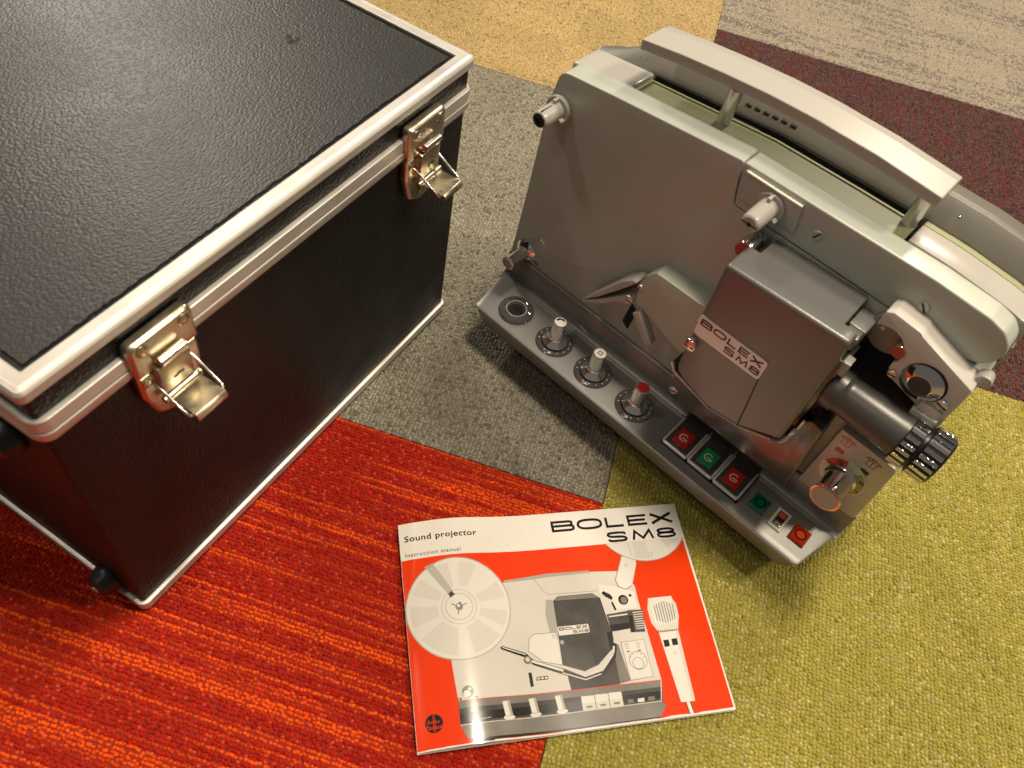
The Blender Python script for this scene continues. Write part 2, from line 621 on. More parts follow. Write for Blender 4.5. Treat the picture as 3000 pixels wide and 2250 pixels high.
def col_purple(p, q, r, k):
    red, brown, dark, grey = C3(.128, .030, .025), C3(.088, .040, .037), C3(.038, .024, .026), C3(.11, .070, .065)
    line = vnoise(p / .035, q / .005, 8.1, 2.2)
    band = vnoise(p / .12, q / .03, 3.3, 5.2)
    t = smooth(line + .3 * (band - .5), .42, .70)
    c = mixc(brown, red, np.clip(t + .4 * (r[0] - .5), 0, 1))
    c = np.where((r[1] < .22)[:, None], dark[None], c)
    return np.where((r[2] > .86)[:, None], grey[None], c)


NS = 4
HX = [(math.cos(2 * math.pi * (k + .5) / NS), math.sin(2 * math.pi * (k + .5) / NS)) for k in range(NS)]
TV = np.array([(.80 * a, .80 * b, 0) for a, b in HX] + [(1.0 * a * .93, 1.0 * b * .93, .58) for a, b in HX] + [(0, 0, 1.0)])
TF = []
for k_ in range(NS):
    j_ = (k_ + 1) % NS
    TF += [(k_, j_, NS + j_), (k_, NS + j_, NS + k_), (NS + k_, NS + j_, 2 * NS)]
TF = np.array(TF)

floor_bm = box(-2.4, 2.4, -2.6, 2.2, -0.03, -0.0062)
floor = finish('floor', floor_bm, mat('floor_base', (0.16, 0.12, 0.075), 0.9), None)
floor['kind'] = 'structure'

CASE_O = np.array([-0.2728, -0.9354])
CASE_A = 1.2869


def carpet_tile(x0, x1, y0, y1, along, colour, base, pitch=(0.0027, 0.0029), lift=1.0):
    backing = finish('carpet_tile', box(x0 + .0004, x1 - .0004, y0 + .0004, y1 - .0004, -0.0058, -0.0021),
                     mat('carpet_backing', base, 0.95), floor)
    L0, L1, Q0, Q1 = (x0, x1, y0, y1) if along == 'x' else (y0, y1, x0, x1)
    pa, pq = pitch
    nq = int((Q1 - Q0) / pq)
    na = int((L1 - L0) / pa)
    qi, ai = np.meshgrid(np.arange(nq), np.arange(na), indexing='ij')
    qi, ai = qi.ravel(), ai.ravel()
    n = len(qi)
    rowph = rng.random(nq)
    a = L0 + (ai + .5 + .5 * (rowph[qi] - .5)) * pa + rng.normal(0, .00042, n)
    wob = .0007 * (vnoise(a / .03, qi * .35) - .5)
    q = Q0 + (qi + .5) * pq + wob + rng.normal(0, .00030, n)
    x, y = (a, q) if along == 'x' else (q, a)
    keep = (x > x0 + .001) & (x < x1 - .001) & (y > y0 + .001) & (y < y1 - .001)
    # pile hidden for good under the middle of the case is not built
    dx, dy = x - CASE_O[0], y - CASE_O[1]
    cu, cv = dx * math.cos(CASE_A) + dy * math.sin(CASE_A), -dx * math.sin(CASE_A) + dy * math.cos(CASE_A)
    keep &= ~((cu > .04) & (cu < .30) & (cv > .04) & (cv < .36))
    keep &= (y < .42) & (y > -1.2)
    x, y, a, q, qi = x[keep], y[keep], a[keep], q[keep], qi[keep]
    n = len(x)
    r = rng.random((6, n))
    c = np.clip(colour(a, q, r[:4], qi), 0, 1)
    c = c * (.90 + .20 * rng.random(n))[:, None]
    ra = pa * (.66 + .16 * rng.random(n))
    rq = pq * (.49 + .09 * rng.random(n))
    hh = .0029 + .0008 * rng.random(n) * lift
    ang = rng.normal(0, .28, n)
    lean = rng.normal(0, .00040, (n, 2))
    T = TV[None, :, :]
    la, lq = T[..., 0] * ra[:, None], T[..., 1] * rq[:, None]
    ca, sa = np.cos(ang)[:, None], np.sin(ang)[:, None]
    la, lq = la * ca - lq * sa, la * sa + lq * ca
    la = la + T[..., 2] * lean[:, :1]
    lq = lq + T[..., 2] * lean[:, 1:]
    lx, ly = (la, lq) if along == 'x' else (lq, la)
    V = np.stack([x[:, None] + lx, y[:, None] + ly, -.0038 + T[..., 2] * hh[:, None] + 0 * lx], -1).reshape(-1, 3)
    F = (TF[None] + (2 * NS + 1) * np.arange(n)[:, None, None]).reshape(-1, 3)
    if along != 'x':
        F = F[:, ::-1]
    me = bpy.data.meshes.new('pile')
    me.vertices.add(len(V))
    me.vertices.foreach_set('co', V.astype(np.float32).ravel())
    me.loops.add(F.size)
    me.loops.foreach_set('vertex_index', F.astype(np.int32).ravel())
    me.polygons.add(len(F))
    me.polygons.foreach_set('loop_start', np.arange(0, F.size, 3, dtype=np.int32))
    me.polygons.foreach_set('use_smooth', np.ones(len(F), bool))
    me.update(calc_edges=True)
    at = me.attributes.new('tint', 'FLOAT_COLOR', 'POINT')
    cc = np.concatenate([np.repeat(c, 2 * NS + 1, 0), np.ones(((2 * NS + 1) * n, 1))], 1)
    at.data.foreach_set('color', cc.astype(np.float32).ravel())
    o = obj('pile', me, 'pile', backing)
    o['kind'] = 'stuff'
    return backing


carpet_tile(-.5, 0, -1.25, -.75, 'x', col_red, (.26, .012, .003), pitch=(.0025, .0027))['label'] = 'red carpet tile streaked with orange'
carpet_tile(-.5, 0, -.75, -.24, 'y', col_grey, (.17, .15, .115))['label'] = 'warm grey carpet tile'
carpet_tile(-.5, 0, -.24, .26, 'x', col_yellow, (.30, .20, .08))['label'] = 'golden yellow carpet tile'
carpet_tile(0, .5, -1.003, -.503, 'y', col_green, (.26, .225, .035), pitch=(.0027, .0030))['label'] = 'olive green carpet tile'
carpet_tile(0, .5, -.503, 0, 'y', col_purple, (.075, .034, .03), pitch=(.0027, .0029))['label'] = 'dark maroon carpet tile'
carpet_tile(0, .5, 0, .5, 'x', col_taupe, (.22, .18, .13))['label'] = 'beige carpet tile with mauve flecks'

# ------------------------------------------------------------------ transport case
case = thing('transport_case', 'black leathercloth transport case with aluminium edges and two open spring latches',
             'case', (CASE_O[0], CASE_O[1], 0.0005), CASE_A)
CL, CD, CH = 0.3378, 0.405, 0.2463


def rrect(d, rad, seg=6):
    """rounded rectangle of the case plan inset by d; corners listed from (0,0) counter-clockwise"""
    rad = max(rad - d, .0006)
    x0, y0, x1, y1 = d, d, CL - d, CD - d
    cs = [(x0 + rad, y0 + rad, math.pi), (x1 - rad, y0 + rad, 1.5 * math.pi), (x1 - rad, y1 - rad, 0), (x0 + rad, y1 - rad, .5 * math.pi)]
    out = []
    for cx, cy, a in cs:
        out.append([(cx + rad * math.cos(a + .5 * math.pi * k / seg), cy + rad * math.sin(a + .5 * math.pi * k / seg)) for k in range(seg + 1)])
    return out


def strip(profile, rad, side, name, m, parent, seg=6):
    """one length of edging: side 0 front, 1 right, 2 back, 3 left; mitred half way round each corner"""
    h = seg // 2
    rows = []
    for d, z in profile:
        c = rrect(d, rad, seg)
        rows.append([(p[0], p[1], z) for p in c[side][h:] + c[(side + 1) % 4][:h + 1]])
    bm = bmesh.new()
    vs = [[bm.verts.new(p) for p in r] for r in rows]
    for a, b in zip(vs[:-1], vs[1:]):
        for i in range(len(a) - 1):
            bm.faces.new((a[i], a[i + 1], b[i + 1], b[i]))
    for col in (0, -1):
        try:
            bm.faces.new([r[col] for r in vs])
        except ValueError:
            pass
    return finish(name, bm, m, parent, smooth=24)


def ringbox(z0, z1, d, rad, name, m, parent, bevel=0):
    pl = [p for c in rrect(d, rad) for p in c]
    return finish(name, prism(pl, z0, z1, 'z'), m, parent, bevel=bevel)


ringbox(.0012, .2085, .0015, .004, 'lower_box', 'side_vinyl', case)
lid = ringbox(.2225, CH - .0016, .0015, .004, 'lid', 'side_vinyl', case)
# leathercloth sheet let into the lid top, its cut edge slightly ragged
pts = []
for (xa, ya), (xb, yb) in (((.0122, .0122), (CL - .0122, .0122)), ((CL - .0122, .0122), (CL - .0122, CD - .0122)),
                           ((CL - .0122, CD - .0122), (.0122, CD - .0122)), ((.0122, CD - .0122), (.0122, .0122))):
    for k in range(150):
        t = k / 150
        j = random.uniform(-.0005, .0005)
        nx, ny = (0, 1) if ya == yb else (1, 0)
        pts.append((xa + (xb - xa) * t + nx * j, ya + (yb - ya) * t + ny * j))
finish('leathercloth_sheet', prism(pts, CH - .0017, CH - .0006, 'z'), 'vinyl', lid)
T = CH
prof = [(.0089, T - .0012), (.0087, T + .0002), (.0080, T + .0007), (.0030, T + .0007)]
for g in range(4):
    a = .0028 - g * .0007
    prof += [(a, T + .00058 - .00012 * g), (a - .00035, T + .00066 - .00016 * g)]
prof += [(-.0002, T - .0003), (-.0010, T - .0014), (-.0010, T - .0062), (-.0004, T - .0069), (.0016, T - .0071)]
for s in range(4):
    strip(prof, .0028, s, 'lid_edge_trim', 'alu', case)
up = [(.0018, .2243), (-.0011, .2243), (-.0016, .2239), (-.0018, .2163), (-.0014, .2159), (.0018, .2159)]
lo = [(.0018, .2155), (-.0018, .2155), (-.0022, .2151), (-.0022, .2112), (-.0008, .2080), (.0018, .2076)]
for s in range(4):
    strip(up, .0062, s, 'upper_joint_trim', 'alu', case)
    strip(lo, .0062, s, 'lower_joint_trim', 'alu', case)
bt = [(.0018, .0094), (.0002, .0094), (-.0009, .0090), (-.0009, .0082), (-.0005, .0080), (-.0009, .0077), (-.0010, .0016), (-.0003, .0002), (.0070, .0000), (.0072, .0010)]
for s in range(4):
    strip(bt, .0045, s, 'base_trim', 'alu', case)
for v, z in ((.0262, .0205), (.0345, .1845), (.30, .0205), (.30, .1845)):
    f = finish('rubber_foot', lathe([(.0100, 0), (.0104, .0015), (.0098, .0052), (.0090, .0064), (.0088, .0092), (.0074, .0112), (.004, .0120), (.0008, .0122)],
                                    (.0014, v, z), (-1, 0, 0), 28), 'rubber', case)
    finish('rivet', lathe([(.0028, 0), (.0028, .0006), (.001, .0010)], (-.0106, v, z), (-1, 0, 0), 14), 'satin', f)


def latch(uc):
    """spring latch on the front (v = 0) face, u centre uc; outwards is -v"""
    U = lambda x: uc + x
    up_poly = round_poly([(U(-.0193), .2092), (U(.0193), .2092), (U(.0193), .2328), (U(-.0193), .2328)], [.0006, .0006, .0042, .0042])
    bm = loft(bmesh.new(), [[(p[0], .0003, p[1]) for p in up_poly], [(p[0], -.0042, p[1]) for p in up_poly],
                            [(U(0) + (p[0] - uc) * .93, -.0062, .2205 + (p[1] - .2205) * .90) for p in up_poly]])
    root = finish('latch', bm, 'latch', case, bevel=.0005)
    lo_poly = round_poly([(U(-.0188), .2084), (U(-.0188), .192), (U(-.0135), .1745), (U(-.004), .1690), (U(.004), .1690), (U(.0135), .1745), (U(.0188), .192), (U(.0188), .2084)],
                         [.0008, .004, .005, .004, .004, .005, .004, .0008])[::-1]
    bm = loft(bmesh.new(), [[(p[0], .0003, p[1]) for p in lo_poly], [(p[0], -.0034, p[1]) for p in lo_poly],
                            [(U(0) + (p[0] - uc) * .91, -.0052, .192 + (p[1] - .192) * .93) for p in lo_poly]])
    finish('lower_plate', bm, 'latch', root, bevel=.0005)
    for x in (-.0128, .0128):
        finish('rivet', lathe([(.0034, 0), (.0034, .0007), (.0022, .0013), (.0006, .0015)], (U(x), -.0061, .2272), (0, -1, 0), 18), 'latch', root)
    finish('rivet', lathe([(.0026, 0), (.0026, .0008), (.0008, .0014)], (U(-.0150), -.0051, .2035), (0, -1, 0), 16), 'latch', root)
    finish('rivet', lathe([(.0026, 0), (.0026, .0008), (.0008, .0014)], (U(-.0050), -.0051, .1765), (0, -1, 0), 16), 'latch', root)
    finish('rivet', lathe([(.0026, 0), (.0026, .0008), (.0008, .0014)], (U(.0050), -.0051, .1765), (0, -1, 0), 16), 'latch', root)
    # hook lip and roller
    finish('hook', box(U(-.0085), U(.0085), -.0090, -.0040, .2132, .2150), 'latch', root, bevel=.0005)
    finish('roller', tube([(U(-.0084), -.0096, .2168), (U(-.0080), -.0096, .2168), (U(.0074), -.0096, .2168), (U(.0078), -.0096, .2168)], .0027, 18), 'wire', root, bevel=.0006)
    # lock body with key slot
    lk = finish('lock_body', box(U(-.0105), U(.0095), -.0100, -.0045, .1925, .2120), 'latch', root, bevel=.0009)
    ks = [(-.0032, .1996), (-.0012, .1996), (-.0007, .2003), (.0008, .2003), (.0012, .1999), (.0032, .1999), (.0032, .2009), (.0012, .2009), (.0008, .2013), (-.0007, .2013), (-.0012, .2006), (-.0032, .2006)]
    finish('key_slot', prism([(U(a), b) for a, b in ks], -.0103, -.0098, 'y'), 'matte', lk)
    # flap folded out, bent lip
    fl = [(-.0100, .1892), (-.0275, .1895), (-.0290, .1882), (-.0292, .1850), (-.0284, .1850), (-.0282, .1876), (-.0270, .1884), (-.0100, .1880)]
    finish('lever', prism(fl, U(-.0092), U(.0108), 'x'), 'latch', root, bevel=.0002)
    finish('pivot', tube([(U(-.0118), -.0092, .1888), (U(.0122), -.0092, .1888)], .0022, 14), 'latch', root)
    for sx, x0, x1 in ((-1, -.0118, -.0112), (1, .0122, .0124)):
        finish('wire_bail', tube([(U(x0), -.0040, .2005), (U(x0), -.0065, .1998), (U(x1), -.0235, .1896), (U(x1 - sx * .0006), -.0252, .1880), (U(x1 - sx * .004), -.0258, .1872)], .0009, 10), 'wire', root)
    return root


latch(.0664)
latch(.2808)

# ------------------------------------------------------------------ film projector
PX, PY, PA = -0.1462, -0.6360, R(-26.8)
proj = thing('film_projector', 'light grey sound film projector with carry handle, lens and chrome knobs', 'projector', (PX, PY, 0.0), PA)

ZT = .045
# base with undercut front
def base_ring(ins, z, back=.150):
    pts = [(-.0008 + ins, -.0004 + ins * .9), (.316 - ins, 0 + ins * .9), (.3262 - ins, .0475), (.3262 - ins, back - ins * .4), (-.0102 + ins, back - ins * .4), (-.0102 + ins, .0475)]
    return [(x, y, z) for x, y in round_poly(pts, [.006, .008, .004, .01, .01, .004], 7)]


base = finish('base', loft(bmesh.new(), [base_ring(.026, .006), base_ring(.022, .010), base_ring(.0085, .0220), base_ring(.0062, .0250), base_ring(.0008, .0425), base_ring(.0006, .0442), base_ring(.0018, ZT)]), 'dark', proj, smooth=30)
for x, y in ((.045, .045), (.275, .045), (.045, .13), (.275, .13)):
    finish('rubber_foot', lathe([(.008, 0), (.009, .001), (.009, .0075)], (x, y, -.0008), (0, 0, 1), 20), 'rubber', base)
wall = [(.149, .0440), (.149, .0703), (.0488, .0703), (.0475, .0690), (.0475, .0525)] + [(.0475 - .0065 + .0065 * math.cos(a), .0520 - .0065 * math.sin(a) - .0002) for a in [R(d) for d in (10, 25, 40, 55, 70, 85)]] + [(.0400, .0440)]
finish('base_wall', prism(wall, -.0095, .3256, 'x'), 'dark', proj, smooth=50)


def topz(u):
    xs = [-.012, 0, .045, .139, .2, .265, .30, .3262]
    zs = [.2405, .2428, .2490, .2603, .2622, .2630, .2605, .2560]
    return float(np.interp(u, xs, zs))


# front panel (left) with the notch for the reel arm
fp = [(-.0096, .0712), (.3242, .0712), (.3190, .1800), (.3172, .2302), (.1452, .2302), (.1430, .2385), (.1410, .2480), (.1394, .2600), (.0945, .2549), (.045, .2490), (.0000, .2430), (-.0042, .2160), (-.0072, .1210)]
finish('front_panel', prism(round_poly(fp, [.001, .001, 0, .002, .003, 0, 0, .002, 0, 0, .010, .01, 0]), .0495, .0672, 'y'), 'paint', proj, bevel=.0011, seg=3)
# reel arm, folded along the top right
ra = [(.1456, .2312), (.3020, .2312), (.3085, .2330), (.3140, .2385), (.3160, .2460), (.3140, .2535), (.3080, .2590), (.2980, .2616), (.2650, .2631), (.2130, .2620), (.1403, .2606), (.1417, .2500), (.1437, .2395)]
arm = finish('reel_arm', prism(round_poly(ra, [.003, .01, .01, .01, .01, .01, .01, .01, 0, 0, .002, 0, 0]), .0488, .0655, 'y'), 'paint', proj, bevel=.0013, seg=3)
finish('pad_lit_edge', box(.1448, .1830, .0464, .0486, .2566, .2576), 'white', arm)  # lit top edge of the arm pad, put in as a white strip
pl = [(.1460, .2385), (.1862, .2385), (.1832, .2572), (.1432, .2572)]
finish('arm_pad', prism(round_poly(pl, .001), .0476, .0490, 'y'), 'paint', arm, bevel=.0002)


def screw(x, y, z, r, parent, m='paint', ang=35):
    o = finish('screw', lathe([(r, 0), (r, .0010), (r * .85, .0016), (r * .3, .0018)], (x, y, z), (0, -1, 0), 20), m, parent)
    bm = bmesh.new()
    c, s = math.cos(R(ang)), math.sin(R(ang))
    w, l = r * .14, r * .9
    pts = [(x + c * l - s * w, z + s * l + c * w), (x - c * l - s * w, z - s * l + c * w), (x - c * l + s * w, z - s * l - c * w), (x + c * l + s * w, z + s * l - c * w)]
    finish('slot', prism(pts, y - .0020, y - .0016, 'y', bm), 'matte', o)
    return o


screw(.1986, .0494, .2462, .0032, arm, 'paint', 60)
screw(.2688, .0494, .2450, .0034, arm, 'paint', -50)


# core between front panel and rear cover: floor of the channel, end caps, slot
def top_strip(x0, x1, y0, y1, dz, depth, name, m, parent, bevel=0, n=10, dzb=None, seg=2):
    xs = [x0 + (x1 - x0) * k / n for k in range(n + 1)]
    dzb = dz if dzb is None else dzb
    rings = []
    for x in xs:
        rings.append([(x, y0, topz(x) - depth), (x, y1, topz(x) - depth), (x, y1, topz(x) + dzb), (x, y0, topz(x) + dz)])
    return finish(name, loft(bmesh.new(), rings), m, parent, bevel=bevel, seg=seg)


core = prism([(-.0096, .0712), (.3246, .0712), (.3185, .20), (.3168, .236), (.0015, .226), (-.0068, .1210)], .0660, .1000, 'y')
finish('inner_frame', core, 'matte', proj)
finish('side_shell', prism([(.3244, .0712), (.3250, .0712), (.3176, .2420), (.3170, .2420)], .0650, .1360, 'y'), 'paint', proj)
ch = top_strip(.0440, .2370, .0668, .0905, -.0045, .022, 'channel_floor', 'tint', proj)
top_strip(.0442, .2368, .0890, .0906, -.0036, .006, 'channel_lip', 'tint', ch)
finish('slot_back', prism([(.0442, .20), (.2368, .20), (.2368, .2590), (.139, .2567), (.0442, .2453)], .0966, .0976, 'y'), 'matte', ch)
top_strip(.0440, .0475, .0670, .0890, -.0028, .006, 'channel_lip', 'tint', ch, n=2)
top_strip(.100, .125, .0910, .0965, -.0100, .006, 'slot_bar', 'rear', ch, n=2)
cap = top_strip(-.0030, .0448, .0655, .0935, -.0004, .0075, 'top_cap', 'ivory', proj, bevel=.0018, n=6, dzb=-.0004, seg=3)
finish('cap_underside', box(.030, .0443, .069, .090, .232, .2405), 'matte', cap)
top_strip(.2395, .3170, .0678, .0880, -.0006, .03, 'top_ledge', 'ivory', proj, bevel=.0008, n=8)
top_strip(.2398, .3168, .0880, .0984, -.0006, .03, 'ledge_chamfer', 'tint', proj, n=8, dzb=-.0040)
# rear cover
us = [-.0125, -.004, .008, .020, .03, .045, .06, .10, .139, .2, .265, .30, .316]
def rear_ring(y, dz, chamf, ins=0.0):
    top = []
    for u in us:
        z = topz(u) + dz
        if u < .045:
            z -= chamf * (1 - smooth(np.array([u]), -.0160, .045)[0])
        top.append((u, y, z))
    return [(.3235, y, .0712 + ins)] + [(.3185, y, topz(.316) - .012)] + top[::-1] + [(-.0096, y, .0712 + ins)]


rear = finish('rear_cover', loft(bmesh.new(), [rear_ring(.0978, -.0035, .008), rear_ring(.0984, -.0026, .008), rear_ring(.1105, .0092, .0200), rear_ring(.1120, .0101, .0200), rear_ring(.1150, .0101, .0200), rear_ring(.136, .0030, .020)]), 'rear', proj, smooth=45)
for k in range(6):
    u = .1078 + k * .0064
    z = topz(u) + .0022
    finish('vent_slot', box(u, u + .0042, .1018, .1042, z - .0002, z + .0006), 'matte', rear)
for u in (.0249, .2524):  # tiny chrome dots at two bright specks on the rear cover
    finish('rivet', lathe([(.0007, 0), (.0007, .0004), (.0003, .0007)], (u, .1052, topz(u) + .0042), (0, -.7, .7), 10), 'chrome', rear)

# carry handle
hx = [.0400, .070, .100, .130, .1600, .2000, .2405]
hz = [.2790, .2842, .2882, .2914, .2932, .2936, .2918]
rings = []
for x, z in zip(hx, hz):
    rings.append([(x, .0706, z - .0070), (x, .0730, z - .0084), (x, .0980, z - .0084), (x, .1010, z - .0066), (x, .1010, z - .0016), (x, .0915, z + .0002), (x, .0700, z)])
hand = finish('carry_handle', loft(bmesh.new(), rings), 'ivory', proj, bevel=.0008, seg=3, smooth=9)
for (x, y), zb in (((.1055, .0830), .2455), ((.2325, .0868), .2520)):
    p = finish('handle_post', lathe([(.0045, 0), (.0045, .0300)], (x, y, zb), (0, .03, 1), 28), 'satin', hand)
    finish('collar', lathe([(.0062, 0), (.0062, .0020), (.0052, .0026)], (x, y, zb), (0, 0, 1), 24), 'matte', p)

# lamp house
lh = [(.1697, .2272), (.2517, .2312), (.2530, .1850), (.2540, .1335), (.2275, .1192), (.2030, .1148), (.1716, .1248)]
lhr = round_poly(lh, [.004, .004, 0, .005, .012, .020, .014], 6)
lamp = finish('lamp_house', prism(lhr, .0060, .0170, 'y'), 'lampgrey', proj, bevel=.0026, seg=4, only=lambda c: c.y < .012)
lhm = [(.1697, .2272), (.2420, .2272 + .0723 * .0040 / .0820), (.2432, .1850), (.2440, .1400), (.2275, .1225), (.2030, .1180), (.1716, .1262)]
finish('lamp_house_middle', prism(round_poly(lhm, [.004, 0, 0, .004, .01, .016, .010], 6), .0170, .0300, 'y'), 'lampgrey', lamp)
lhb = [(.1790, .2272 + .0093 * .0040 / .0820), (.2420, .2272 + .0723 * .0040 / .0820), (.2432, .1850), (.2440, .1400), (.2275, .1225), (.2030, .1180), (.1740, .1262), (.1715, .2050), (.1790, .2060)]
finish('lamp_house_rear', prism(lhb, .0300, .0488, 'y'), 'lampgrey', lamp, bevel=.0008, only=lambda c: c.y > .04)
lab = round_poly([(.1716, .1662), (.2216, .1662), (.2216, .1834), (.1706, .1834)], .0026)
npl = finish('name_plate', prism(lab, .0052, .0062, 'y'), 'silver', lamp)
on_face = lambda y: (lambda p: (p[0], y, p[1]))
flat('lettering', brand(.1728, .2200, .1760, .0055, .00120) + model(.1935, .2204, .1687, .0055, .00115), 'ink', npl, on_face(.00505))
finish('panel_joint', prism(stroke([(.2216, .1668), (.2268, .1195)], .0006)[0], .0056, .0061, 'y'), 'matte', lamp)
s_ = finish('door_screw', lathe([(.0050, 0), (.0050, .0012), (.0042, .0030), (.0020, .0038), (.0008, .0039)], (.1738, .0060, .1562), (0, -1, 0), 24), 'chrome', lamp)
finish('slot', box(.1705, .1772, .0019, .0023, .1558, .1566), 'matte', s_)
# ribs down the right edge of the lamp house
finish('edge_rib', prism([(.2440, .138), (.2560, .136), (.2560, .205), (.2440, .205)], .020, .040, 'y'), 'block', lamp, bevel=.0006)
finish('light_baffle', box(.2540, .2590, .018, .026, .1960, .2075), 'ivory', lamp, bevel=.0008)
finish('hinge_block', box(.2430, .2540, .030, .0485, .2055, .2230), 'dark', lamp, bevel=.0008)
finish('hinge_clip', box(.2440, .2530, .022, .031, .2120, .2220), 'dark', lamp, bevel=.001)
# red tipped release pin
pin = finish('release_pin', lathe([(.0062, 0), (.0062, .0185), (.0058, .0192)], (.1690, .0495, .2215), (0, -1, 0), 28), 'chrome', proj)
finish('pin_tip', lathe([(.0056, 0), (.0056, .0004)], (.1690, .0304, .2215), (0, -1, 0), 28), 'dullred', pin)

# lower block, film guide under the lamp house
blk = [(.1660, .0712), (.2752, .0712), (.2712, .1380), (.2600, .1400), (.2560, .1260), (.2275, .1130), (.2030, .1085), (.1690, .1170)]
lblock = finish('lower_block', prism(round_poly(blk, [.002, .002, .004, .004, .004, .004, .004, .003]), .0300, .0492, 'y'), 'block', proj, bevel=.0009)
screw(.1720, .0298, .0800, .0035, lblock, 'satin', 20)
gp = [(.1655, .1180), (.1700, .1110), (.2030, .1030), (.2280, .1075), (.2520, .1185), (.2572, .1300), (.2582, .1500)]
guide = finish('film_guide', loft(bmesh.new(), [[(p[0], .016, p[1]), (p[0], .040, p[1]), (p[0], .040, p[1] + .0026), (p[0], .016, p[1] + .0026)] for p in gp]), 'darkchrome', proj, bevel=.0004)
finish('guide_edge', tube([(p[0], .0160, p[1] + .0013) for p in gp], .0011, 8), 'satin', guide)
finish('guide_finger', loft(bmesh.new(), [[(p[0], .007, p[1]), (p[0], .014, p[1]), (p[0] + .0022, .014, p[1] + .0016), (p[0] + .0022, .007, p[1] + .0016)] for p in ((.2490, .1255), (.2535, .1290), (.2556, .1345), (.2560, .1420))]), 'ivory', guide, bevel=.0006)

# lens
LX = (1, 0, 0)
LV, LZ = .0265, .1795
finish('lens_black_plate', prism([(.2620, .1410), (.2785, .1400), (.2785, .1520), (.2620, .1520)], .0470, .0493, 'y'), 'matte', proj)  # matte black plate laid on the panel below the lens
lens = finish('lens', lathe([(.0100, 0), (.0134, .0005), (.0140, .002), (.0140, .0085), (.0130, .0100), (.0128, .0125), (.0131, .0140), (.0142, .0470), (.0142, .0520)], (.2555, LV, LZ), LX, 48), 'lensgrey', proj, smooth=30)
ring = finish('focus_ring', lathe([(.0140, 0), (.0158, .0006), (.0158, .0086), (.0146, .0094), (.0146, .0112), (.0158, .0120), (.0158, .0236), (.0148, .0250), (.0120, .0252), (.0105, .0200), (.0100, .0150)], (.3060, LV, LZ), LX, 48), 'black', lens, smooth=30)
NR = 22
for k in range(NR):
    a = 2 * math.pi * (k + .5) / NR
    for x0, x1 in ((.3066, .3148), (.3182, .3294)):
        bm = box(x0, x1, -.00125, .00125, .0150, .0168)
        bmesh.ops.transform(bm, matrix=Matrix.Translation((0, LV, LZ)) @ Matrix.Rotation(a, 4, 'X'), verts=bm.verts)
        finish('grip_rib', bm, 'chrome', ring, bevel=.0002, seg=1)
finish('front_glass', lathe([(.0098, 0), (.0090, .0012), (.005, .0022), (.001, .0026)], (.3205, LV, LZ), LX, 32), 'black', lens)

# film gate bracket
bite = [(.2636 + .0132 * math.cos(R(a)), .2190 + .0132 * math.sin(R(a))) for a in (-30, -12, 6, 24, 42, 60, 78, 96, 114, 130)]
gt = [(.2550, .2400), (.2590, .2424), (.2760, .2410), (.2785, .2395), (.2900, .2358), (.3158, .2278), (.3165, .2150), (.3160, .1985), (.3055, .1962), (.2800, .2030), (.2770, .2050), (.2752, .2090)] + bite
gate = finish('film_gate', prism(gt, .0340, .0500, 'y'), 'gatewhite', proj, bevel=.0008)
finish('gate_recess', prism(circle(.2640, .2198, .0130, 30), .0440, .0497, 'y'), 'dark', gate)
finish('gate_hole', lathe([(.0014, 0), (.0014, .0004)], (.2590, .0440, .2215), (0, -1, 0), 14), 'white', gate)
finish('gate_notch', prism([(.2700, .2290), (.2722, .2330), (.2738, .2290), (.2770, .2280), (.2768, .2225), (.2735, .2262)], .0425, .0441, 'y'), 'matte', gate)
finish('gate_shade_plate', box(.2445, .3075, .0470, .0493, .1520, .2120), 'matte', gate)  # shade behind gate and lens put in as a matte black plate
rp = finish('gate_pin', lathe([(.0046, 0), (.0046, .0100), (.0042, .0108)], (.2735, .0440, .2222), (0, -1, 0), 26), 'chrome', gate)
finish('pin_tip', lathe([(.0041, 0), (.0041, .0004)], (.2735, .0332, .2222), (0, -1, 0), 26), 'dullred', rp)
gc = (.2940, .2135)
gr = finish('gate_roller', lathe([(.0124, 0), (.0124, .0006), (.0118, .0010), (.0072, .0034), (.0067, .0036)], (gc[0], .0340, gc[1]), (0, -1, 0), 40), 'chrome', gate, smooth=30)
finish('roller_cap', lathe([(.0065, 0), (.0065, .0006)], (gc[0], .0306, gc[1]), (0, -1, 0), 32), 'capdark', gr)
finish('gate_groove', prism(circle(gc[0] + .0007, gc[1] + .0008, .0129, 36), .0336, .0342, 'y'), 'matte', gate)
screw(.2788, .0338, .2070, .0028, gate, 'satin', 10)
screw(.3098, .0338, .2090, .0036, gate, 'satin', -10)
tabp = [(.2990, .1965), (.3150, .1985), (.3135, .1905), (.3105, .1885), (.3005, .1905)]
finish('gate_tab', prism(round_poly(tabp, .0015), .0310, .0420, 'y'), 'gatewhite', gate, bevel=.0008)
finish('gate_grip', box(.3005, .3135, .0322, .0345, .1975, .2040), 'gatewhite', gate, bevel=.0009)
finish('arm_pivot', lathe([(.0046, 0), (.0046, .0060), (.0042, .0070), (.002, .0074)], (.3165, .0500, .2295), (.1, -1, 0), 28), 'ivory', proj)

# control plate with selector
cp = round_poly([(.2790, .0690), (.3246, .0716), (.3208, .1352), (.2790, .1366)], [.001, .004, .004, .001])
ctrl = finish('control_plate', prism(cp, .0440, .0494, 'y'), 'plate', proj, bevel=.0006)
dial = finish('dial', lathe([(.0165, 0), (.0165, .0006), (.0158, .0008)], (.2988, .0440, .1010), (0, -1, 0), 44), 'white', ctrl)


def sector(cx, cz, r0, r1, a0, a1, n=10):
    return circle(cx, cz, r1, n, R(a0), R(a1), False) + circle(cx, cz, r0, n, R(a1), R(a0), False)


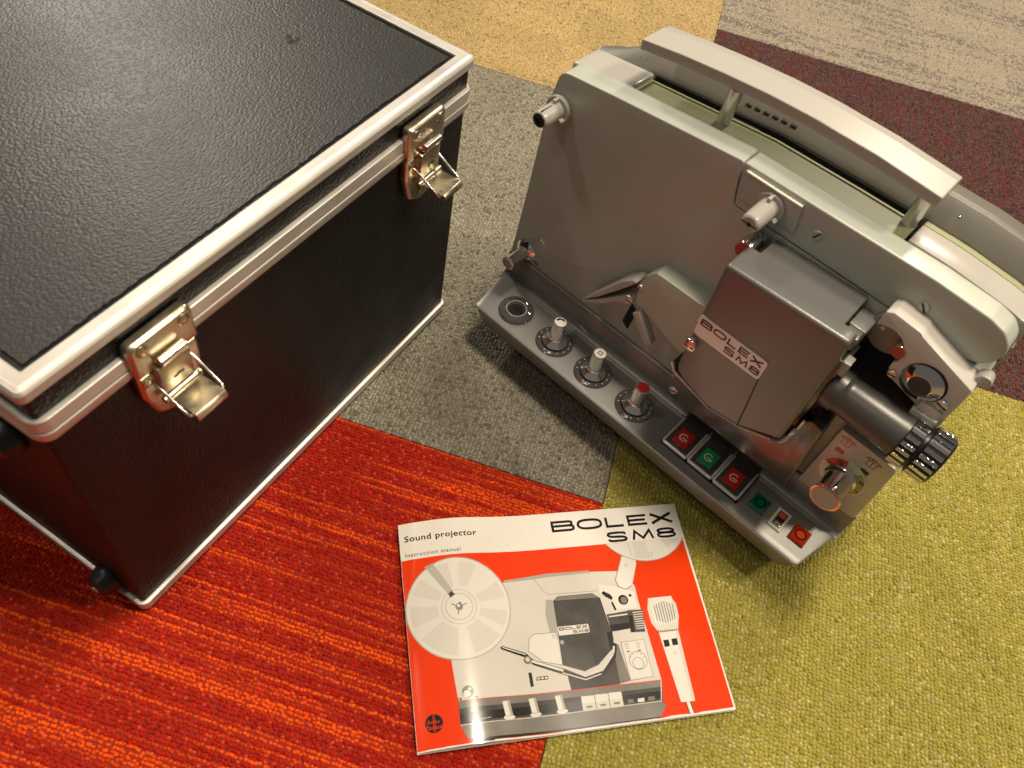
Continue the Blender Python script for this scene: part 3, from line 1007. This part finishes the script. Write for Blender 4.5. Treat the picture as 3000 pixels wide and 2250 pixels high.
flat('dial_sector', [sector(.2988, .1010, .006, .0155, 100, 168)], 'dialred', dial, on_face(.04300))
flat('dial_sector', [sector(.2988, .1010, .006, .0155, -75, 55)], 'dialyel', dial, on_face(.04300))
flat('lettering', glyph('M', .2905, .1100, .0034, .0036, .0007) + stroke([(.2860, .1045), (.2880, .1058)], .0008)
     + glyph('R', .3095, .1050, .0032, .0036, .0007) + stroke([(.3105, .0985), (.3135, .0975), (.3130, .0960)], .0007), 'ink', dial, on_face(.04285))


def icon(cx, cz, m):
    s = []
    s += stroke(sup(cx, cz + .0052, .0052, .0011, 2, 18), .0005, True)
    s += stroke([(cx - .0030, cz + .0044), (cx - .0030, cz - .0010), (cx + .0030, cz - .0010), (cx + .0030, cz + .0044)], .0005)
    s += stroke([(cx, cz + .0075), (cx, cz - .0010)], .0005) + stroke([(cx - .0015, cz + .008), (cx - .0015, cz + .0045)], .0005)
    s.append([(cx - .0030, cz - .0095), (cx + .0030, cz - .0095), (cx + .0030, cz - .0058), (cx - .0030, cz - .0058)])
    flat('printed_symbol', s, m, ctrl, on_face(.04385))


icon(.2868, .1265, 'dialred')
icon(.3072, .1245, 'ink')
knob = finish('selector_knob', lathe([(.0112, 0), (.0112, .0020), (.0100, .0032), (.0094, .0050), (.0094, .0200), (.0104, .0228), (.0108, .0236), (.0102, .0242)], (.2988, .0430, .1005), (0, -1, 0), 44), 'chrome', proj, smooth=35)
finish('knob_rim', lathe([(.0104, 0), (.0108, .0004), (.0100, .0008), (.0094, .0006)], (.2988, .0190, .1005), (0, -1, 0), 44), 'carpet_red', knob)
finish('knob_cap', lathe([(.0092, 0), (.0092, .0006)], (.2988, .0188, .1005), (0, -1, 0), 40), 'capgrey', knob)
finish('pointer', box(.2981, .2995, .0190, .0405, .1075, .1150), 'chrome', knob, bevel=.0003)

# reel hubs and speed knob


def hub(x, z, tip, length):
    h = finish('reel_hub', lathe([(.0100, 0), (.0100, .0032), (.0094, .0038), (.0068, .0040), (.0066, .0048), (.0064, length - .004), (.0056, length - .0008), (.0046, length)], (x, .0494, z), (0, -1, 0), 32), 'ivory', proj, smooth=32)
    y = .0494 - length
    if tip:
        finish('hub_tip', lathe([(.0050, 0), (.0049, .0008), (.0036, .0016), (.001, .0019)], (x, y + .0004, z), (0, -1, 0), 26), 'black', h)
        finish('hub_slit', box(x - .0003, x + .0003, y + .001, y + .012, z + .0058, z + .0068), 'matte', h)
    else:
        finish('hub_slit', box(x - .0050, x + .0050, y - .0003, y + .006, z - .0003, z + .0003), 'matte', h)
        finish('hub_hole', lathe([(.0013, 0), (.0013, .0004)], (x, y, z), (0, -1, 0), 14), 'matte', h)
    for a in (215, 335, 95):
        bm = box(.0055, .0094, -.0011, .0011, 0, .0060)
        mt = Matrix.Translation((x, .0470, z)) @ Matrix.Rotation(R(90), 4, 'X') @ Matrix.Rotation(R(a), 4, 'Z')
        bmesh.ops.transform(bm, matrix=mt, verts=bm.verts)
        finish('hub_key', bm, 'ivory', h, bevel=.0004)
    return h


hub(.0060, .2172, True, .0225)
hub(.1662, .2448, False, .0255)
sp = finish('speed_knob', lathe([(.0098, 0), (.0098, .0012), (.0082, .0030), (.0056, .0040), (.0050, .0070), (.0050, .0215), (.0058, .0228), (.0054, .0236)], (.0055, .0494, .0812), (0, -1, 0), 32), 'chrome', proj, smooth=32)
finish('knob_cap', lathe([(.0046, 0), (.0046, .0005)], (.0055, .0258, .0812), (0, -1, 0), 24), 'capgrey', sp)
flat('lettering', text_polys('24', .0150, .0192, .0735, .0036), 'ink', sp, on_face(.0492))

# sound head cover, guides, counter slot
sh = [(.1150, .1240), (.1128, .1420), (.1150, .1500), (.1215, .1592), (.1722, .1600), (.1722, .1060), (.1615, .1085)]
snd = finish('sound_head_cover', prism(round_poly(sh, [.002, .003, .002, .003, 0, 0, .002]), .0360, .0496, 'y'), 'paint', proj, bevel=.0007)
screw(.1148, .0358, .1400, .0020, snd, 'satin', 80)
screw(.1640, .0358, .1475, .0028, snd, 'satin', 70)
finish('counter_slot', prism([(.1062, .0850), (.1125, .0805), (.1142, .1010), (.1080, .1060)], .0484, .0493, 'y'), 'matte', proj)
bm = box(-.0032, .0032, .0320, .0400, -.0135, .0135)
bmesh.ops.transform(bm, matrix=Matrix.Translation((.1290, 0, .1085)) @ Matrix.Rotation(R(-42), 4, 'Y'), verts=bm.verts)
finish('slide_lever', bm, 'ivory', snd, bevel=.0007)
lev = finish('loading_guide', prism([(.0748, .0925), (.1000, .1338), (.1075, .1415), (.1115, .1420), (.1100, .1395), (.1040, .1300), (.0860, .1050)], .0340, .0480, 'y'), 'ivory', proj, bevel=.0004)
finish('lower_blade', prism([(.0750, .0918), (.0880, .1040), (.1045, .1215), (.1090, .1240), (.1080, .1200), (.0900, .1015)], .0335, .0485, 'y'), 'ivory', lev, bevel=.0003)
rl = finish('roller', lathe([(.0044, 0), (.0044, .0115), (.0036, .0125), (.0015, .0128)], (.1085, .0480, .1205), (0, -1, 0), 26), 'satin', lev)
finish('slot', box(.1055, .1115, .0349, .0353, .1202, .1208), 'matte', rl)

# ---- control deck
dk = finish('microphone_socket', lathe([(.0148, 0), (.0148, .0024), (.0140, .0032), (.0086, .0034), (.0082, .0030), (.0080, .0002)], (.0268, .0211, ZT - .0002), (0, 0, 1), 44, cap=False), 'darkchrome', proj, smooth=30)
finish('socket_rim', lathe([(.0090, .0020), (.0089, .0038), (.0080, .0038), (.0074, .0004)], (.0268, .0211, ZT), (0, 0, 1), 36, cap=False), 'satin', dk)
finish('socket_insert', lathe([(.0076, 0), (.0076, .0006)], (.0268, .0211, ZT + .0003), (0, 0, 1), 32), 'matte', dk)
finish('socket_core', lathe([(.0050, 0), (.0048, .0012), (.003, .0014)], (.0272, .0206, ZT + .0004), (0, 0, 1), 24), 'black', dk)
for x, y in ((.0290, .0325), (.0372, .0258)):
    finish('socket_rivet', lathe([(.0018, 0), (.0018, .0008), (.0008, .0014)], (x, y, ZT + .0028), (0, 0, 1), 14), 'chrome', dk)

for n_, (x, top) in enumerate(((.0693, 'white'), (.1101, 'white'), (.1526, 'darkred'))):
    y = .0212
    k_ = finish('volume_knob', lathe([(.0102, .0016), (.0104, .0024), (.0098, .0032), (.0068, .0052), (.0060, .0066), (.0057, .0090), (.0055, .0160), (.0055, .0226), (.0056, .0240), (.0051, .0246)], (x, y, ZT), (0, .02, 1), 40), 'knobmetal', proj, smooth=30)
    dr = finish('dial_ring', lathe([(.0156, 0), (.0156, .0010), (.0148, .0016), (.0112, .0016), (.0106, .0008)], (x, y, ZT - .0002), (0, 0, 1), 44), 'darkchrome', k_, smooth=30)
    finish('dial_gap', lathe([(.0106, 0), (.0106, .0012)], (x, y, ZT), (0, 0, 1), 36), 'matte', k_)
    for j in range(13):
        a = R(-60 + j * 300 / 12 - 90 + 60)
        m_ = 'white' if not (n_ == 2 and j == 0) else 'red'
        finish('dial_dot', lathe([(.00050, 0), (.00045, .0003)], (x + .0130 * math.cos(a), y + .0130 * math.sin(a), ZT + .0014), (0, 0, 1), 8), m_, dr)
    finish('knob_cap', lathe([(.0047, 0), (.0047, .0005)], (x + .0000, y + .0005, ZT + .0245), (0, .02, 1), 30), top, k_)
    finish('pointer_tab', box(x + .0005, x + .0014, y + .0052, y + .0072, ZT + .0190, ZT + .0242), 'chrome', k_)
    tz = ZT + .02515
    if n_ == 0:
        flat('cap_mark', [sector(x, y + .0005, .0022, .0038, 60, 200)], 'ink', k_, lambda p: (p[0], p[1], tz))
    elif n_ == 1:
        flat('cap_mark', stroke([(x - .0015, y - .0010), (x + .0015, y - .0010), (x + .0015, y + .0020), (x - .0015, y + .0020)], .0007, True), 'ink', k_, lambda p: (p[0], p[1], tz))

# piano keys
KW = .02335
for n_, m_ in enumerate(('red', 'green', 'red')):
    x0 = .1869 + n_ * KW
    pr = [(.0105, ZT - .0005), (.0105, ZT + .0026), (.0118, ZT + .0040), (.0400, ZT + .0046), (.0440, ZT + .0066), (.0470, ZT + .0068), (.0484, ZT + .0054), (.0484, ZT - .0005)]
    key = finish('piano_key', prism(pr, x0 + .0007, x0 + KW - .0007, 'x'), 'keychrome', proj, bevel=.0012, seg=3)
    for xa in (x0 + .0011, x0 + KW - .0011):
        finish('key_bead', tube([(xa, .0112, ZT + .0030), (xa, .0124, ZT + .0042), (xa, .0400, ZT + .0048)], .0010, 8), 'keyedge', key)
    finish('key_bead', tube([(x0 + .0012, .0112, ZT + .0032), (x0 + KW - .0012, .0112, ZT + .0032)], .0016, 12), 'keyedge', key)
    zz = ZT + .0043
    kl = finish('key_label', box(x0 + .0053, x0 + .0171, .0158, .0314, zz - .0004, zz + .0006), m_, key, bevel=.0002)
    cx, cy = x0 + .0110, .0236
    sy = stroke(circle(cx, cy, .0031, 22, R(48), R(312), False), .0009) + stroke([(cx - .0010, cy - .0006), (cx + .0034, cy - .0006)], .0010) + stroke([(cx + .0030, cy - .0006), (cx + .0030, cy - .0026)], .0010)
    flat('key_symbol', sy, 'white', kl, lambda p: (p[0], p[1], zz + .00075))
finish('key_frame', box(.1863, .2576, .0100, .0488, ZT - .0020, ZT + .0006), 'black', proj)


def jewel(x0, x1, y0, y1, m, md, mc):
    cx, cy = (x0 + x1) / 2, (y0 + y1) / 2
    rings = []
    for k, z in ((1.0, ZT - .0006), (1.0, ZT + .0012), (.86, ZT + .0024)):
        rings.append([(cx + (x - cx) * k, cy + (y - cy) * k, z) for x, y in ((x0, y0), (x1, y0), (x1, y1), (x0, y1))])
    j = finish('indicator_lamp', loft(bmesh.new(), rings), m, proj, bevel=.0003)
    flat('lens_ring', [sector(cx, cy, .0031, .0046, 0, 180), sector(cx, cy, .0031, .0046, 180, 360)], md, j, lambda p: (p[0], p[1], ZT + .00255))
    flat('lens_centre', [circle(cx, cy, .0031, 24)], mc, j, lambda p: (p[0], p[1], ZT + .00255))


jewel(.2637, .2763, .0156, .0307, 'jewel_g', 'jewel_gd', 'jewel_g')
jewel(.2988, .3114, .0156, .0307, 'jewel_r', 'jewel_rd', 'jewel_rc')
sw = finish('rocker_switch', loft(bmesh.new(), [[(x, y, ZT - .0005) for x, y in ((.2820, .0135), (.2932, .0135), (.2932, .0325), (.2820, .0325))],
                                                [(x, y, ZT + .0014) for x, y in ((.2822, .0137), (.2930, .0137), (.2930, .0323), (.2822, .0323))]]), 'white', proj, bevel=.0004)
finish('switch_well', box(.2843, .2910, .0160, .0300, ZT + .0012, ZT + .0017), 'black', sw)
finish('switch_bar', box(.2846, .2907, .0162, .0205, ZT + .0015, ZT + .0026), 'chrome', sw, bevel=.0004)
finish('switch_flag', box(.2850, .2903, .0245, .0292, ZT + .0015, ZT + .0020), 'dialred', sw, bevel=.0002)

# ------------------------------------------------------------------ instruction manual
BO = (-0.0759, -0.9640)
BA = R(25.008)
book = thing('instruction_manual', 'orange and white instruction booklet with projector photo lying on the carpet', 'booklet', (BO[0], BO[1], 0.0006), BA)
BW, BH = 214.5, 154.6


def hcov(s):
    x = max(0.0, min(s / 214.0, 1.0))
    return .0024 + .0058 * math.exp(-((x - .175) / .145) ** 2) * min(1, x / .04 + .15) + .0004 * x


def sheet(name, hfun, m, s1, t0, t1, th, parent, ns=60):
    bm = bmesh.new()
    rings = []
    for k in range(ns + 1):
        s = s1 * k / ns
        z = hfun(s)
        rings.append([(s / 1000, t0 / 1000, z - th), (s / 1000, t1 / 1000, z - th), (s / 1000, t1 / 1000, z), (s / 1000, t0 / 1000, z)])
    return finish(name, loft(bm, rings), m, parent, smooth=30)


cover = sheet('front_cover', hcov, 'paper', BW, 0, BH, .00022, book)
for k, f in enumerate((.72, .50, .34, .20, .08)):
    sheet('page', (lambda f: lambda s: .0012 + (hcov(s) - .0018) * f)(f), 'page', BW - 1.2 - .5 * k, .3 + .3 * k, BH - .9 - .2 * k, .00035, book, 40)
sheet('back_cover', lambda s: .0008, 'paper', BW - .4, -.4, BH - .5, .0005, book, 20)


def printed(name, polys, m, layer):
    """flat print in page millimetres, laid on the curved cover"""
    bm = bmesh.new()
    for q in polys:
        try:
            bm.faces.new([bm.verts.new((p[0], p[1], 0)) for p in q])
        except ValueError:
            pass
    bmesh.ops.triangulate(bm, faces=bm.faces)
    xs = [v.co.x for v in bm.verts]
    a, b = min(xs), max(xs)
    step = 3.575
    x = (math.floor(a / step) + 1) * step
    while x < b:
        g = bm.verts[:] + bm.edges[:] + bm.faces[:]
        bmesh.ops.bisect_plane(bm, geom=g, plane_co=(x, 0, 0), plane_no=(1, 0, 0), dist=1e-5)
        x += step
    for f in bm.faces:
        if f.normal.z < 0:
            f.normal_flip()
    for v in bm.verts:
        s, t = v.co.x, v.co.y
        s0 = math.floor(s / step + 1e-6) * step
        z = hcov(s0) + (hcov(s0 + step) - hcov(s0)) * (s - s0) / step
        v.co = (s / 1000, t / 1000, z + .00004 + .00005 * layer)
    return finish(name, bm, m, cover, recalc=False, smooth=60)


J = random.Random(4)
edge = [(0.2, .6)] + [(x, .8 + J.uniform(0, .5)) for x in range(8, 100, 6)] + [(x, 1.1 + J.uniform(0, 1.3)) for x in range(100, 150, 4)] + [(x, .9 + J.uniform(0, .8)) for x in range(150, 212, 6)] + [(213.2, 1.6)]
printed('orange_print', [edge + [(213.4, 40), (213.0, 90), (212.7, 126.1), (0.2, 126.6)]], 'p_or', 0)
RC, RR = (36.3, 88.0), 36.2
printed('printed_projector_body', [[(70, 103.4), (92.4, 105.6), (134, 105.9), (154.6, 104.5), (162, 98), (165.7, 92), (165.5, 82), (167.8, 25.2), (100.9, 26.0), (28.3, 26.9), (26.9, 51), (28, 75), (60, 90)]], 'p_l', 1)
printed('printed_top_edge', [[(70.2, 104.9), (102.9, 107.6), (134.3, 106.9), (134, 105.2), (102.4, 104.9), (70.5, 103.2)]], 'p_g', 2)
printed('printed_panel_line', stroke([(91.8, 105.3), (98.2, 94.7), (101.2, 92.2), (137, 91.3)], .5) + stroke([(134, 106), (134, 104)], .5), 'p_g', 2)
printed('printed_reel', [circle(*RC, RR, 72)], 'p_w', 3)
reel_dark = []
for a0, a1 in ((8, 30), (62, 84), (98, 124), (136, 158), (172, 198), (214, 262), (282, 320), (332, 352)):
    reel_dark.append(sector(*RC, 14.5, 33.0, a0, a1, 8))
printed('printed_reel_windows', reel_dark, 'p_x', 4)
printed('printed_reel_rim', stroke(circle(*RC, RR - .4, 72), .6, True), 'p_g', 5)
printed('printed_reel_groove', stroke(circle(*RC, 12, 40), .3, True), 'p_g', 5)
printed('printed_reel_groove', stroke(circle(*RC, 9.2, 40), .35, True), 'p_g', 5)
printed('printed_reel_arm', [[(15.7, 119.4), (21.5, 121.5), (33.6, 99.2), (30.0, 97.2)]], 'p_h', 5)
printed('printed_reel_arm_tip', [[(32.0, 99.6), (34.6, 97.0), (31.0, 94.9), (29.9, 97.6)], sector(*RC, 2.6, 3.4, 60, 85, 3), sector(*RC, 2.4, 5.0, 250, 258, 3), sector(*RC, 2.4, 5.4, 15, 23, 3), sector(*RC, 2.4, 5.2, 150, 158, 3)], 'p_d', 6)
printed('printed_reel_hub', [circle(*RC, 2.6, 24)], 'p_m', 6)
printed('printed_hub_shine', [circle(RC[0] - .5, RC[1] + .7, 1.1, 16)], 'p_w', 7)
# upper right reel cut off by the white band
cx, cy, rr2 = 182.3, 147.4, 37.4
a0 = math.degrees(math.asin((126.0 - cy) / rr2))
half = circle(cx, cy, rr2, 40, R(180 - a0), R(360 + a0), False)
printed('printed_small_reel', [half], 'p_w', 3)
printed('printed_small_reel_window', [[(172, 125.9), (171.5, 114.0), (176, 112.3), (182.5, 111.9), (182.8, 125.9)], [(196, 125.9), (198.6, 120), (207, 123.2), (209.5, 125.9)]], 'p_l', 4)
printed('printed_reel_rim', stroke(half, .6) + stroke([(168.5, 125.6), (169.6, 115)], .3) + stroke([(195.5, 125.6), (200, 118.6)], .3) + stroke(circle(184, 114.8, 1.6, 16), .25, True), 'p_g', 5)
printed('printed_arm', [round_poly([(160.9, 115.6), (171.6, 112.2), (171.0, 108.5), (164.1, 93.1), (158.4, 90.2), (153, 92.9), (152.4, 97.9)], [0, 0, 0, 3, 3, 3, 2])], 'p_w', 4)
printed('printed_arm_line', stroke([(160.9, 115.0), (152.4, 97.9), (153.4, 92.9), (158.4, 90.1), (163.5, 92.6)], .5) + stroke(circle(163.2, 108.4, .9, 14), .25, True), 'p_m', 5)
# lamp house and its surroundings
printed('printed_shadow', [[(98.5, 88.5), (103.8, 88), (101.8, 60), (97.0, 66), (96.2, 78)]], 'p_g', 2)
printed('printed_lamp_house', [[(103.6, 87.1), (107.2, 90.1), (132.9, 89.9), (137.6, 86), (140.8, 57.9), (138.3, 49.3), (126.3, 39.9), (116, 36.8), (101.6, 42.5)]], 'p_d', 4)
printed('printed_lamp_top', [[(107.4, 89.8), (132.7, 89.6), (136.9, 86.2), (104.4, 87.1)]], 'p_m', 5)
printed('printed_lamp_line', stroke([(125.1, 62), (124.9, 41)], .3) + stroke([(103.8, 86.9), (136.8, 86.0)], .3) + stroke([(137.6, 86), (140.6, 58)], .5), 'p_k', 6)
printed('printed_label', [round_poly([(103.0, 62.3), (125.2, 62.4), (125.2, 68.4), (102.8, 68.5)], .9)], 'p_w', 6)
printed('printed_label_text', brand(103.8, 124.4, 65.7, 2.1, .45) + model(113.4, 124.6, 62.9, 2.1, .42), 'p_k', 7)
printed('printed_screw', [circle(104.2, 57.6, 1.5, 16)], 'p_g', 6)
printed('printed_sound_cover', [round_poly([(81.9, 62.7), (85.7, 65.2), (101.3, 65), (101.4, 42.6), (89, 45.9), (79.8, 54.1)], 1.0)], 'p_w', 3)
printed('printed_sound_cover_line', stroke([(101.3, 65), (85.7, 65.2), (81.9, 62.7), (79.8, 54.1), (89, 45.9), (101.4, 42.6)], .35) + stroke(circle(99.4, 62.6, 1.0, 14), .3, True), 'p_m', 4)
printed('printed_block', [[(103.6, 36.9), (114.7, 30.9), (129.5, 33.4), (138.5, 42.7), (141, 52), (145.6, 30), (137.8, 25.6), (104.2, 25.9)]], 'p_d', 3)
printed('printed_block_panel', [[(139.0, 44), (143.4, 52.5), (146.2, 27), (138.4, 26)]], 'p_m', 4)
printed('printed_film_guide', [[(60.6, 58.1), (62.4, 58.9), (77.8, 53.0), (82.5, 47.8), (103.5, 39.4), (115.6, 33.0), (128.7, 35.6), (138.5, 45.2), (139.9, 53.8), (142.7, 52.1), (139.5, 43.2), (130.1, 33.2), (115.4, 30.3), (101.9, 36.0), (81, 45), (78.2, 49.6), (61.4, 56.7)]], 'p_k', 5)
printed('printed_film_guide_light', stroke([(62, 58), (77.6, 52.0)], .7) + stroke([(80.5, 47.4), (101.5, 38.8)], 1.5) + stroke([(100.5, 37.5), (115.5, 31.3), (127, 33.8)], .7) + stroke([(119, 34.2), (128, 36.4)], .9) + stroke([(129.5, 37.2), (136.6, 44.2)], 1.0) + stroke([(138.6, 46.5), (139.9, 51)], 1.3), 'p_w', 6)
printed('printed_roller', [circle(78.2, 48.3, 2.7, 20)], 'p_m', 6)
printed('printed_roller_top', [circle(78.2, 48.6, 1.5, 16)], 'p_l', 7)
printed('printed_counter', [[(77.2, 39.9), (79.5, 39.9), (79.5, 30.9), (77.3, 30.8)], [(82.2, 36.7), (90.2, 36.8), (90.2, 34.5), (82.1, 34.4)]], 'p_k', 4)
printed('printed_digits', [[(82.6 + d * 2.6, 36.2), (84.5 + d * 2.6, 36.2), (84.5 + d * 2.6, 35.0), (82.6 + d * 2.6, 35.0)] for d in range(3)], 'p_w', 5)
printed('printed_speed_knob', [circle(35.2, 31.6, 3.9, 24)], 'p_m', 4)
printed('printed_speed_knob_cap', [circle(34.2, 30.4, 2.3, 20), circle(36.4, 33.2, 1.0, 12)], 'p_w', 5)
printed('printed_numbers', text_polys('18', 28.4, 30.6, 27.0, 1.6) + text_polys('24', 38.6, 41.2, 27.1, 1.6), 'p_k', 5)
# lens, gate, control plate
printed('printed_lens', [[(139.9, 73.5), (155.7, 74.4), (155, 61.9), (140.6, 61.1)], [(155.8, 74.9), (167.1, 74.3), (164.9, 58.5), (154.3, 59.1)]], 'p_d', 4)
printed('printed_lens_dark', [[(140.4, 66), (155.2, 66), (155, 61.9), (140.6, 61.1)], [(137.2, 61), (141.2, 61), (140.8, 56), (139.6, 50), (136.8, 48)], [(155.6, 71), (158.4, 71), (157.4, 59.1), (155.0, 59.1)]], 'p_k', 5)
printed('printed_lens_ribs', [[(159.2 + 1.5 * (j % 2) * 0, 73.2 - j * 1.65), (166.6 - .2 * j, 73.2 - j * 1.65), (166.5 - .2 * j, 72.5 - j * 1.65), (159.0, 72.5 - j * 1.65)] for j in range(8)] + [[(141, 72.2), (155, 72.7), (155, 71.6), (141, 71.2)]], 'p_l', 6)
printed('printed_gate', [[(138.4, 95.6), (150.6, 93.2), (164.5, 87.5), (163.3, 75.7), (147.7, 76.2), (146.3, 82.8), (145.7, 87.6), (141.5, 90.5), (138.4, 87.8)]], 'p_w', 5)
printed('printed_gate_dark', [[(139.8, 89.4), (141.5, 90.6), (145.8, 87.6), (147.3, 85), (146, 83.5), (142, 86.5)], circle(154.6, 82.7, 3.7, 24), [(148, 76.3), (146.5, 82), (145.2, 82), (146.6, 75.6)], circle(160.4, 85.4, 1.1, 12)], 'p_k', 6)
printed('printed_gate_ring', [circle(154.9, 82.4, 2.5, 20)], 'p_m', 7)
printed('printed_control_plate', [round_poly([(145.6, 52.9), (162.3, 53.3), (162.6, 28), (146.2, 27.2)], 1.2)], 'p_w', 5)
dl = stroke([(145.6, 52.9), (162.3, 53.3), (162.6, 28), (146.2, 27.2)], .3, True) + stroke(circle(154.8, 39.6, 6.2, 32), .35, True) + stroke(circle(154.4, 37.8, 3.8, 28), .35, True)
for xx in (149.2, 157.4):
    dl += stroke([(xx - 1.4, 51.4), (xx + 1.4, 51.4)], .3) + stroke([(xx - .9, 51.2), (xx - .9, 48.4), (xx + .9, 48.4), (xx + .9, 51.2)], .25) + [[(xx - 1, 46.8), (xx + 1, 46.8), (xx + 1, 45.8), (xx - 1, 45.8)]]
for a in range(20, 180, 32):
    dl += stroke([(154.8 + 4.6 * math.cos(R(a)), 39.6 + 4.6 * math.sin(R(a))), (154.8 + 6 * math.cos(R(a)), 39.6 + 6 * math.sin(R(a)))], .3)
printed('printed_control_lines', dl, 'p_m', 6)
# base of the pictured projector
printed('printed_base_panel', [[(28.2, 26.5), (167.4, 24.6), (165.4, 11.2), (28, 11.8)]], 'p_d', 2)
printed('printed_base_band', [[(28.2, 26.5), (167.4, 24.6), (166.6, 20.6), (28.3, 22.0)]], 'p_m', 3)
printed('printed_base_black', [[(28.5, 19.0), (165.9, 18.0), (165.2, 13.4), (28.2, 13.6)]], 'p_k', 3)
printed('printed_base_front', [[(28, 12.0), (164, 11.6), (166.6, 9.0), (161.2, 1.9), (43, 2.4), (31.4, 3.6)]], 'p_m', 4)
printed('printed_base_edge', stroke([(28, 12.0), (164, 11.6)], .5) + stroke([(164, 11.6), (167.3, 24.8)], .7) + stroke([(40, 14), (48, 14.6)], .3), 'p_l', 5)
printed('printed_base_shade', [[(33, 3.2), (161, 1.9), (160.4, 1.3), (42, 1.4)], [(34.3, 2.2), (48.9, 1.8), (48.1, .7), (36.6, .9)]], 'p_k', 5)
kn, kb = [], []
for x in (56.6, 74.4, 92.3):
    kn.append([(x, 23.4), (x + 5.0, 23.6), (x + 6.0, 14.2), (x + .9, 14.0)])
    kb.append(sup(x + 3.3, 13.3, 3.9, 1.3, 2, 18))
printed('printed_knobs', kn, 'p_w', 5)
printed('printed_knob_shade', [[(x + 3.4, 23.3), (x + 5.0, 23.5), (x + 6.0, 14.2), (x + 4.4, 14.2)] for x in (56.6, 74.4, 92.3)], 'p_g', 6)
printed('printed_knob_feet', kb, 'p_w', 5)
ks = [[(x, 21.0), (x + 9, 20.8), (x + 8.7, 11.9), (x - .3, 11.9)] for x in (109.8, 119.3, 128.8)]
printed('printed_keys', ks, 'p_l', 5)
printed('printed_key_tops', [[(x, 21.0), (x + 9, 20.8), (x + 8.9, 16.4), (x - .1, 16.5)] for x in (109.8, 119.3, 128.8)], 'p_w', 6)
printed('printed_key_marks', [[(x + 2.4, 14.6), (x + 6.4, 14.6), (x + 6.4, 13.3), (x + 2.4, 13.3)] for x in (109.8, 119.3, 128.8)] + stroke([(119.1, 20.9), (118.8, 12)], .35) + stroke([(128.6, 20.8), (128.2, 12)], .35), 'p_m', 7)
printed('printed_switch', [[(148, 15.0), (152.7, 15.0), (152.1, 12.5), (147.6, 12.8)]], 'p_w', 5)
printed('printed_lamps', [[(141, 15.2), (145, 15.2), (144.6, 12.8), (140.6, 12.8)], [(155.4, 15.2), (160.2, 15.2), (159.6, 12.8), (155, 12.8)]], 'p_m', 5)
# microphone
printed('printed_microphone', [[(173.2, 81.9), (190.2, 82), (193, 76), (192.6, 67), (189.2, 57.2), (174.6, 57.1), (171, 64), (170.7, 74)]], 'p_l', 3)
printed('printed_microphone_ribs', [[(173.9 + j * 2.0, 81.9), (175.0 + j * 2.0, 81.9), (175.0 + j * 1.9, 62), (174.1 + j * 1.9, 62)] for j in range(9)], 'p_w', 4)
printed('printed_microphone_slits', [[(175.9 + j * 2.0, 79.0 - abs(j - 3.5) * .8), (176.4 + j * 2.0, 79.0 - abs(j - 3.5) * .8), (176.3 + j * 1.9, 62.5 + abs(j - 3.5) * .8), (175.8 + j * 1.9, 62.5 + abs(j - 3.5) * .8)] for j in range(8)] + [[(174.2 + j * 1.5, 58.0), (175.0 + j * 1.5, 58.0), (174.8 + j * 1.5, 56.7), (174.0 + j * 1.5, 56.7)] for j in range(10)], 'p_d', 5)
printed('printed_microphone_body', [[(174.6, 56.9), (189.2, 57), (187.5, 9.4), (186.8, 8.9), (178, 9.1), (177.4, 9.7)]], 'p_w', 3)
printed('printed_microphone_shade', [[(186.4, 56.9), (189.2, 57), (187.5, 9.4), (185.4, 9.4)]], 'p_l', 4)
printed('printed_microphone_buttons', [[(176.3, 51.2), (180.3, 51.3), (180.1, 46.6), (176.1, 46.4)], [(182.5, 51.5), (186.6, 51.6), (186.4, 47), (182.2, 46.8)]], 'p_k', 4)
printed('printed_microphone_mark', stroke([(181.4, 43), (182.6, 41.8), (183.8, 43)], .3) + stroke([(181, 41.0), (184.2, 41.0)], .3), 'p_g', 4)
printed('printed_cord', [[(180.9, 9), (183.5, 9), (184.3, 1.2), (181.6, 1.2)]], 'p_w', 3)
printed('printed_cord_line', stroke([(180.7, 9), (181.4, 1.2)], .5) + stroke([(183.8, 9), (184.6, 1.2)], .5), 'p_k', 4)
# emblem
printed('printed_emblem', [circle(11.8, 15.6, 5.6, 36)], 'p_k', 1)
em = stroke([(11.4, 21.0), (11.4, 10.2)], .35) + stroke([(12.4, 21.0), (12.4, 10.2)], .35) + stroke([(6.6, 12.4), (17.2, 12.6)], .4)
em += text_polys('Bolex', 7.6, 15.8, 15.6, 2.3, .25, .004) + text_polys('Paillard', 6.8, 17.0, 12.8, 2.0, .25, .004)
printed('printed_emblem_lines', em, 'p_or', 2)
# title lettering
printed('title_lettering', brand(112.8, 210.2, 139.0, 8.9, 1.95) + model(153.9, 208.6, 127.0, 8.4, 1.85), 'p_k', 1)
printed('subtitle_lettering', text_polys('Sound projector', 3.6, 55.6, 140.4, 4.3), 'p_k', 1)
printed('small_lettering', text_polys('Instruction manual', 3.4, 42.2, 128.7, 2.9, 0, .008, 1.2), 'p_d', 1)
printed('paper_specks', [circle(64, 138.4, .35, 8), circle(71, 131.2, .45, 8), circle(77.3, 131.4, .35, 8), circle(90.5, 141.5, .3, 8), circle(100.3, 140.2, .35, 8), circle(22, 136, .4, 8)], 'p_g', 1)

for o in list(bpy.data.objects):
    if o.parent is None and o.type == 'MESH' and 'kind' not in o and 'label' not in o:
        print('UNPARENTED', o.name)
